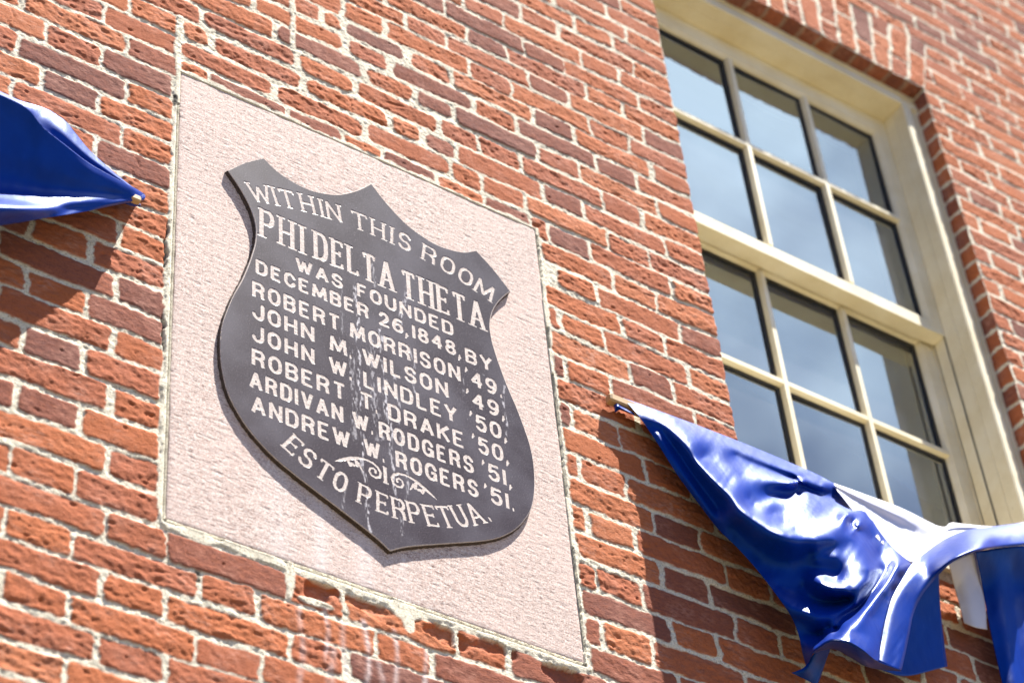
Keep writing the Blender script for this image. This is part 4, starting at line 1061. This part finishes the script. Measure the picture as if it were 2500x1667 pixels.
def cm_param(P, n):
    k = len(P); Pp = np.vstack([2 * P[0] - P[1], P, 2 * P[-1] - P[-2]])
    out = []
    for u in np.linspace(0, k - 1, n):
        i = min(int(u), k - 2); t = u - i; p0, p1, p2, p3 = Pp[i:i + 4]
        out.append(0.5 * (2 * p1 + (p2 - p0) * t + (2 * p0 - 5 * p1 + 4 * p2 - p3) * t ** 2 + (3 * p1 - p0 - 3 * p2 + p3) * t ** 3))
    return np.array(out)
KP = lambda a, b_: (1400 + .4891 * a, 900 + .4891 * b_)

flag = empty('draped_bunting', tuple(P3(*KP(900, 600), 0.05)))
tag(flag, 'blue and white satin bunting draped from the wooden rod below the window', 'bunting', 'blue satin bunting on rods')

# main blue sheet: Coons patch between traced borders, depth from ridge and valley lines
top = [(247, 146), (330, 175), (430, 212), (640, 290), (850, 372), (1050, 455), (1200, 520), (1310, 578), (1430, 650)]
low = [(247, 150), (300, 205), (345, 262), (420, 372), (520, 530), (620, 665), (720, 795), (830, 905), (940, 1030), (1030, 1150), (1090, 1240), (1125, 1330), (1145, 1420), (1165, 1492)]
rgt = [(1430, 650), (1520, 800), (1600, 900), (1690, 985), (1640, 1060), (1585, 1150), (1550, 1270), (1530, 1380), (1520, 1458), (1440, 1400), (1370, 1362), (1290, 1352), (1230, 1385), (1195, 1418), (1165, 1492)]
nu, nv = 280, 240
cT = cm(top, nu); cB = cm(low, nu); cRt = cm(rgt, nv)
u = np.linspace(0, 1, nu)[:, None, None]; v = np.linspace(0, 1, nv)[None, :, None]
p00 = cT[0]; p10 = cT[-1]; p01 = cB[0]; p11 = cB[-1]
cL = p00 + (p01 - p00) * np.linspace(0, 1, nv)[:, None]
XYm = (1 - v) * cT[:, None] + v * cB[:, None] + (1 - u) * cL[None] + u * cRt[None] - ((1 - u) * (1 - v) * p00 + u * (1 - v) * p10 + (1 - u) * v * p01 + u * v * p11)
ctrl = []
def line(pts, step=15):
    P = np.array(pts, float)
    for a, c in zip(P[:-1], P[1:]):
        n = max(1, int(np.hypot(*(c - a)[:2]) / step))
        for i in range(n): ctrl.append(a + (c - a) * i / n)
    ctrl.append(P[-1])
def cl(*pts): line([(132.9 + 1.686 * a_, 57.2 + 1.686 * b_, h_) for a_, b_, h_ in pts])
cl((70, 54, .022), (200, 104, .030), (400, 190, .036), (600, 275, .040), (690, 312, .042), (790, 360, .045))                                   # along the rod
cl((220, 118, .040), (400, 202, .048), (560, 270, .054), (660, 316, .054))                                                                    # swelling just under it
cl((400, 222, .050), (520, 276, .053), (640, 322, .049))                                                                                        # soft groove
cl((440, 268, .070), (530, 294, .078), (600, 303, .074))                                                                                        # roll over the pocket
cl((440, 352, .098), (500, 341, .078), (560, 329, .058), (612, 318, .044), (680, 345, .042), (735, 375, .050))                                  # pocket valley
cl((455, 372, .104), (540, 360, .086), (615, 345, .066), (690, 372, .066))                                                                      # lip of the pocket
cl((560, 400, .104), (578, 445, .142)); cl((510, 395, .106)); cl((600, 400, .112)); cl((620, 440, .140)); cl((545, 425, .120)); cl((660, 400, .104)); cl((700, 405, .108))
cl((128, 84, .032), (175, 118, .048), (240, 188, .075), (330, 288, .108), (400, 358, .130), (450, 398, .142), (510, 430, .152), (580, 456, .160), (640, 474, .164), (690, 470, .156), (720, 440, .138), (730, 400, .116))  # great swag ridge
cl((300, 230, .078), (380, 300, .100)); cl((330, 210, .066), (420, 280, .080))
cl((170, 160, .046), (225, 240, .054), (260, 296, .058), (320, 385, .064), (385, 480, .070))                                                    # bright crease beside the edge
cl((170, 140, .044), (230, 215, .052), (290, 300, .062), (350, 380, .072))                                                                      # hollow behind it
cl((140, 140, .034), (200, 232, .046), (270, 332, .050), (330, 420, .054), (385, 500, .060), (440, 570, .066), (500, 640, .074), (560, 715, .080), (600, 800, .080), (618, 850, .076))  # lower edge
cl((400, 440, .090), (480, 510, .100), (560, 540, .108), (620, 510, .132))                                                                      # broad dark hollow under the swag
cl((460, 560, .082), (540, 590, .092), (600, 610, .100))
cl((640, 496, .150), (690, 492, .146))
cl((640, 530, .136), (700, 520, .150), (745, 470, .138), (760, 430, .112))                                                                      # second fall
cl((632, 560, .120), (660, 578, .136), (700, 590, .146))
cl((790, 560, .166), (750, 600, .176), (735, 625, .176), (690, 618, .172), (655, 598, .158), (638, 580, .136))                                  # its ridge
cl((810, 560, .150), (780, 480, .120), (745, 420, .096))
cl((520, 610, .086), (580, 645, .100), (640, 655, .112), (700, 655, .122), (738, 648, .140))                                                    # dark crescent
cl((470, 600, .076), (515, 640, .090), (570, 672, .112), (640, 694, .136), (700, 690, .146), (760, 662, .158), (800, 600, .160))                # bright band under it
cl((560, 700, .092), (640, 730, .116), (700, 735, .132)); cl((620, 770, .100), (660, 760, .114))
cl((790, 400, .062), (850, 470, .078), (905, 530, .100)); cl((830, 520, .098), (860, 540, .118)); cl((800, 470, .088))
cl((882, 548, .138), (850, 600, .154), (790, 670, .172), (720, 740, .186), (670, 785, .190))                                                    # leaf fold
cl((850, 560, .120), (790, 640, .138), (720, 700, .142), (650, 775, .140))                                                                       # shadow side of the leaf
cl((866, 620, .140), (852, 700, .156), (838, 780, .172), (832, 828, .180)); cl((884, 580, .132))
cl((640, 800, .150), (690, 770, .204), (740, 770, .216), (790, 800, .208), (826, 830, .186))                                                     # hem
cl((740, 740, .202), (790, 760, .194), (800, 700, .176), (840, 640, .156))
C_ = np.array(ctrl)
Hm = tps(C_[:, :2], C_[:, 2], XYm[..., 0], XYm[..., 1])
cloth_from('blue_panel', XYm, Hm, M_blue, flag, KP)

def sheet(name, ribs, mt, nu=70, nv=40, wr=.0012, seed=0, par=None, px=KP):
    L = loft(ribs, nu, nv)
    return cloth_from(name, L[..., :2], L[..., 2], mt, par or flag, px, wr=wr, seed=seed)
# white sheet
sheet('white_panel', [
    [(1298, 571, .046), (1450, 625, .050), (1640, 697, .052), (1830, 788, .054), (1885, 769, .058), (1975, 778, .060), (2110, 786, .058), (2270, 762, .056)],
    [(1304, 582, .052), (1450, 652, .058), (1630, 735, .060), (1800, 812, .058), (1890, 792, .066), (1980, 790, .068), (2110, 796, .064), (2270, 772, .06)],
    [(1308, 592, .050), (1445, 680, .054), (1615, 778, .052), (1770, 845, .060), (1880, 812, .064), (1975, 802, .066), (2110, 804, .066), (2270, 780, .064)],
    [(1314, 602, .052), (1436, 712, .060), (1585, 828, .070), (1730, 890, .066), (1850, 842, .072), (1960, 818, .072), (2110, 812, .07), (2270, 790, .07)],
    [(1320, 612, .056), (1425, 745, .072), (1540, 874, .082), (1640, 940, .088), (1695, 966, .095), (1770, 935, .095), (1900, 860, .09), (2270, 810, .09)]], M_white, 80, 50, .003, 1)
# broad blue turn-over in front, rolling up to the right
sheet('blue_turnover', [
    [(1522, 1458, .158), (1534, 1370, .152), (1553, 1265, .150), (1588, 1145, .148), (1640, 1050, .142), (1692, 968, .124), (1760, 915, .106), (1850, 850, .084), (1960, 806, .072), (2100, 786, .062), (2290, 762, .058)],
    [(1550, 1472, .162), (1566, 1380, .158), (1588, 1275, .156), (1620, 1160, .154), (1680, 1058, .149), (1735, 985, .138), (1800, 930, .138), (1885, 872, .136), (1985, 828, .130), (2110, 808, .100), (2290, 790, .086)],
    [(1590, 1490, .160), (1606, 1398, .158), (1632, 1300, .156), (1655, 1195, .154), (1710, 1095, .150), (1770, 1015, .152), (1840, 955, .176), (1920, 900, .190), (2020, 860, .184), (2120, 840, .134), (2290, 825, .112)],
    [(1620, 1500, .158), (1640, 1415, .156), (1664, 1315, .153), (1684, 1215, .151), (1724, 1122, .150), (1790, 1038, .158), (1866, 965, .204), (1945, 920, .224), (2032, 892, .216), (2127, 876, .152), (2290, 862, .130)],
    [(1637, 1503, .150), (1655, 1425, .148), (1676, 1325, .145), (1696, 1225, .144), (1732, 1140, .144), (1802, 1050, .152), (1880, 972, .200), (1955, 930, .220), (2035, 905, .212), (2130, 890, .150), (2290, 876, .128)]], M_blue, 110, 50, .0014, 2)
# underside of the hem below the leaf fold
sheet('hem_underside', [
    [(1192, 1416, .146), (1230, 1386, .176), (1290, 1353, .204), (1370, 1363, .214), (1440, 1401, .210), (1520, 1458, .18), (1637, 1503, .16)],
    [(1200, 1418, .140), (1240, 1400, .155), (1300, 1385, .175), (1375, 1410, .18), (1445, 1450, .18), (1525, 1480, .155), (1637, 1505, .15)],
    [(1215, 1415, .132), (1255, 1400, .14), (1310, 1400, .14), (1385, 1440, .14), (1455, 1482, .14), (1540, 1500, .13), (1637, 1507, .14)]], M_blue, 50, 12, .0008, 3)
sheet('curled_corner', [
    [(1165, 1488, .076), (1120, 1505, .070), (1088, 1516, .066)],
    [(1185, 1440, .090), (1165, 1500, .080), (1150, 1545, .060)],
    [(1230, 1395, .110), (1225, 1480, .075), (1212, 1572, .055)],
    [(1292, 1372, .120), (1262, 1450, .085), (1232, 1540, .050)]], M_blue, 24, 24, .0008, 4)
# tails hanging behind, in shade
sheet('blue_tail', [
    [(1700, 1090, .10), (1640, 1250, .09), (1560, 1400, .09), (1532, 1500, .085)],
    [(1760, 1030, .09), (1730, 1250, .075), (1690, 1420, .07), (1660, 1532, .07)],
    [(1822, 985, .08), (1830, 1180, .062), (1848, 1350, .055), (1866, 1484, .05)]], M_blue, 40, 24, .0015, 5)
sheet('white_tail', [
    [(1872, 968, .09), (1900, 1080, .05), (1930, 1190, .042), (1950, 1268, .04)],
    [(1940, 940, .09), (1965, 1060, .06), (1990, 1190, .052), (2008, 1290, .05)],
    [(2004, 912, .09), (2030, 1040, .05), (2055, 1180, .044), (2066, 1301, .04)]], M_white, 40, 20, .002, 6)
sheet('blue_tail', [
    [(2006, 912, .10), (2040, 1080, .050), (2080, 1300, .045), (2145, 1590, .04)],
    [(2100, 895, .10), (2130, 1080, .062), (2160, 1300, .058), (2210, 1590, .055)],
    [(2190, 885, .10), (2200, 1080, .050), (2220, 1300, .045), (2270, 1590, .04)],
    [(2300, 878, .10), (2320, 1080, .062), (2350, 1300, .06), (2400, 1590, .055)]], M_blue, 50, 50, .0015, 7)
# knotted end under the rod
q2 = lambda a, b_: (1440 + a * .15625, 940 + b_ * .15625)
sheet('knotted_end', [
    [(370, 320, .012), (395, 300, .018), (430, 288, .022), (480, 312, .02), (560, 360, .02), (680, 420, .022)],
    [(385, 360, .014), (410, 345, .022), (440, 335, .026), (500, 365, .026), (600, 415, .028), (700, 460, .03)],
    [(390, 425, .010), (420, 410, .014), (460, 385, .018), (520, 395, .018), (620, 440, .02), (760, 500, .024)]], M_blue, 30, 16, .0006, 8, None, q2)

def rod(name, p0, p1, s, label):
    """square rod with chamfered arrises between two points"""
    p0 = Vector(p0); p1 = Vector(p1); ax = (p1 - p0).normalized(); up = Vector((0, 0, 1)); sd_ = ax.cross(up).normalized(); up = sd_.cross(ax)
    ring = []; c = s * .18; h = s / 2
    for a, b_ in ((-h + c, -h), (h - c, -h), (h, -h + c), (h, h - c), (h - c, h), (-h + c, h), (-h, h - c), (-h, -h + c)): ring.append((a, b_))
    V_ = []; L = (p1 - p0).length
    for t, sc in ((0, .78), (s * .22, 1.0), (L - s * .2, 1.0), (L, .8)):
        for a, b_ in ring: V_.append(tuple(p0 + ax * t + sd_ * a * sc + up * b_ * sc))
    F = [(k * 8 + i, k * 8 + (i + 1) % 8, (k + 1) * 8 + (i + 1) % 8, (k + 1) * 8 + i) for k in range(3) for i in range(8)]
    F += [tuple(range(8))[::-1], tuple(range(24, 32))]
    me = bpy.data.meshes.new(name); me.from_pydata(V_, [], F)
    bm = bmesh.new(); bm.from_mesh(me); bmesh.ops.recalc_face_normals(bm, faces=bm.faces); bm.to_mesh(me); bm.free()
    o = link(name, me, M_wood); tag(o, label, 'rod', 'wooden bunting rods'); return o
a = P3(1484, 972, 0.016)
rod('wooden_rod', a, a + np.array([1.46, 0, 0.006]), 0.021, 'square pine rod end poking out of the bunting below the window')

# ------------------------------------------------------------------ second bunting at the left edge
flag2 = empty('draped_bunting', tuple(P3(120, 380, 0.06)))
tag(flag2, 'gathered tip of blue satin bunting entering at the far left of the wall', 'bunting', 'blue satin bunting on rods')
LP = lambda a, b_: (a * .38265, b_ * .38265)
TIP = [(915, 1250), (922, 1272), (905, 1290)]
sheet('blue_panel', [
    [(922, 1240, .040), (850, 1196, .060), (700, 1118, .085), (560, 1036, .105), (420, 928, .125), (270, 806, .145), (170, 690, .16), (0, 604, .175), (-300, 480, .19), (-900, 230, .19)],
    [(918, 1248, .042), (850, 1212, .060), (700, 1150, .082), (560, 1085, .10), (420, 1000, .115), (270, 905, .13), (170, 810, .14), (0, 730, .15), (-300, 640, .16), (-900, 450, .17)],
    [(914, 1256, .044), (850, 1232, .058), (700, 1195, .075), (560, 1155, .088), (420, 1110, .100), (270, 1060, .108), (170, 1010, .112), (0, 950, .118), (-300, 880, .12), (-900, 780, .13)],
    [(908, 1264, .045), (850, 1250, .056), (700, 1236, .066), (560, 1228, .076), (420, 1218, .082), (270, 1205, .086), (170, 1190, .088), (0, 1170, .090), (-300, 1150, .09), (-900, 1120, .1)],
    [(900, 1272, .045), (830, 1266, .054), (700, 1272, .066), (560, 1285, .078), (420, 1292, .090), (270, 1290, .100), (170, 1280, .108), (0, 1262, .115), (-300, 1240, .13), (-900, 1230, .15)],
    [(880, 1282, .042), (800, 1285, .055), (690, 1302, .064), (560, 1322, .072), (420, 1334, .086), (270, 1336, .118), (170, 1334, .142), (0, 1325, .165), (-300, 1310, .19), (-900, 1320, .2)],
    [(850, 1290, .036), (790, 1298, .046), (690, 1318, .056), (560, 1347, .068), (420, 1372, .085), (270, 1394, .100), (170, 1412, .110), (0, 1440, .120), (-300, 1490, .13), (-900, 1600, .13)]], M_blue, 90, 60, .001, 10, flag2, LP)
sheet('folded_back_panel', [
    [(905, 1232, .032), (840, 1190, .040), (700, 1078, .055), (560, 948, .065), (430, 788, .075), (330, 712, .080), (250, 680, .085), (120, 640, .09), (0, 585, .09), (-300, 450, .1)],
    [(905, 1238, .033), (840, 1196, .042), (690, 1095, .058), (545, 985, .069), (415, 860, .079), (310, 770, .084), (220, 720, .09), (110, 665, .11), (0, 600, .12), (-300, 465, .13)],
    [(908, 1244, .034), (840, 1205, .038), (690, 1125, .050), (545, 1035, .060), (410, 930, .070), (280, 820, .082), (180, 720, .095), (90, 670, .11), (0, 615, .14), (-300, 490, .15)]], M_blue, 70, 24, .001, 11, flag2, LP)
sheet('shadow_closing_sheet', [  # added sheet closing the cloth to the wall so its shadow is solid
    [(905, 1232, .032), (840, 1190, .040), (700, 1078, .055), (560, 948, .065), (430, 788, .075), (330, 712, .080), (250, 680, .085), (120, 640, .09), (0, 585, .09), (-300, 450, .1), (-900, 200, .1)],
    [(903, 1240, .022), (838, 1200, .028), (698, 1090, .036), (558, 962, .040), (428, 805, .045), (330, 730, .048), (250, 700, .05), (120, 660, .05), (0, 610, .05), (-300, 475, .05), (-900, 220, .05)],
    [(900, 1250, .008), (836, 1212, .008), (696, 1106, .008), (556, 980, .008), (426, 830, .008), (330, 760, .008), (250, 735, .008), (120, 700, .008), (0, 650, .008), (-300, 520, .008), (-900, 260, .008)]], M_blue, 60, 14, .001, 14, flag2, LP)
sheet('shadow_link_sheet', [  # added link between the folds, keeps sunlight from leaking through
    [(908, 1244, .034), (840, 1205, .038), (690, 1125, .050), (545, 1035, .060), (410, 930, .070), (280, 820, .082), (180, 720, .095), (90, 670, .11), (0, 615, .14), (-300, 490, .15)],
    [(915, 1244, .038), (848, 1204, .048), (698, 1128, .066), (556, 1044, .082), (418, 938, .096), (272, 816, .112), (172, 702, .126), (40, 640, .14), (0, 612, .156), (-300, 486, .17)],
    [(921, 1242, .040), (850, 1199, .059), (700, 1121, .084), (560, 1039, .104), (420, 931, .124), (270, 809, .144), (170, 693, .159), (80, 645, .165), (0, 607, .174), (-300, 483, .189)]], M_blue, 60, 12, .0006, 15, flag2, LP)
sheet('gathered_tip', [
    [(925, 1244, .040), (926, 1262, .042), (918, 1276, .04)],
    [(900, 1250, .046), (895, 1270, .046), (890, 1282, .044)],
    [(840, 1278, .040), (855, 1292, .036), (880, 1300, .03)],
    [(790, 1296, .030), (840, 1314, .026), (892, 1318, .024)]], M_blue, 20, 20, .0004, 12, flag2, LP)
sheet('tip_fold', [
    [(886, 1300, .026), (890, 1308, .028), (884, 1316, .026)],
    [(895, 1304, .028), (897, 1310, .030), (892, 1318, .028)]], M_blue, 8, 8, .0002, 13, flag2, LP)
a = P3(341, 491, 0.049)
rod('wooden_rod', a + np.array([-1.2, 0.0, 0.0]), a, 0.0145, 'sliver of orange wooden rod end inside the left bunting tip')

print('objects', len(bpy.data.objects), 'verts', sum(len(o.data.vertices) for o in bpy.data.objects if o.type == 'MESH'))
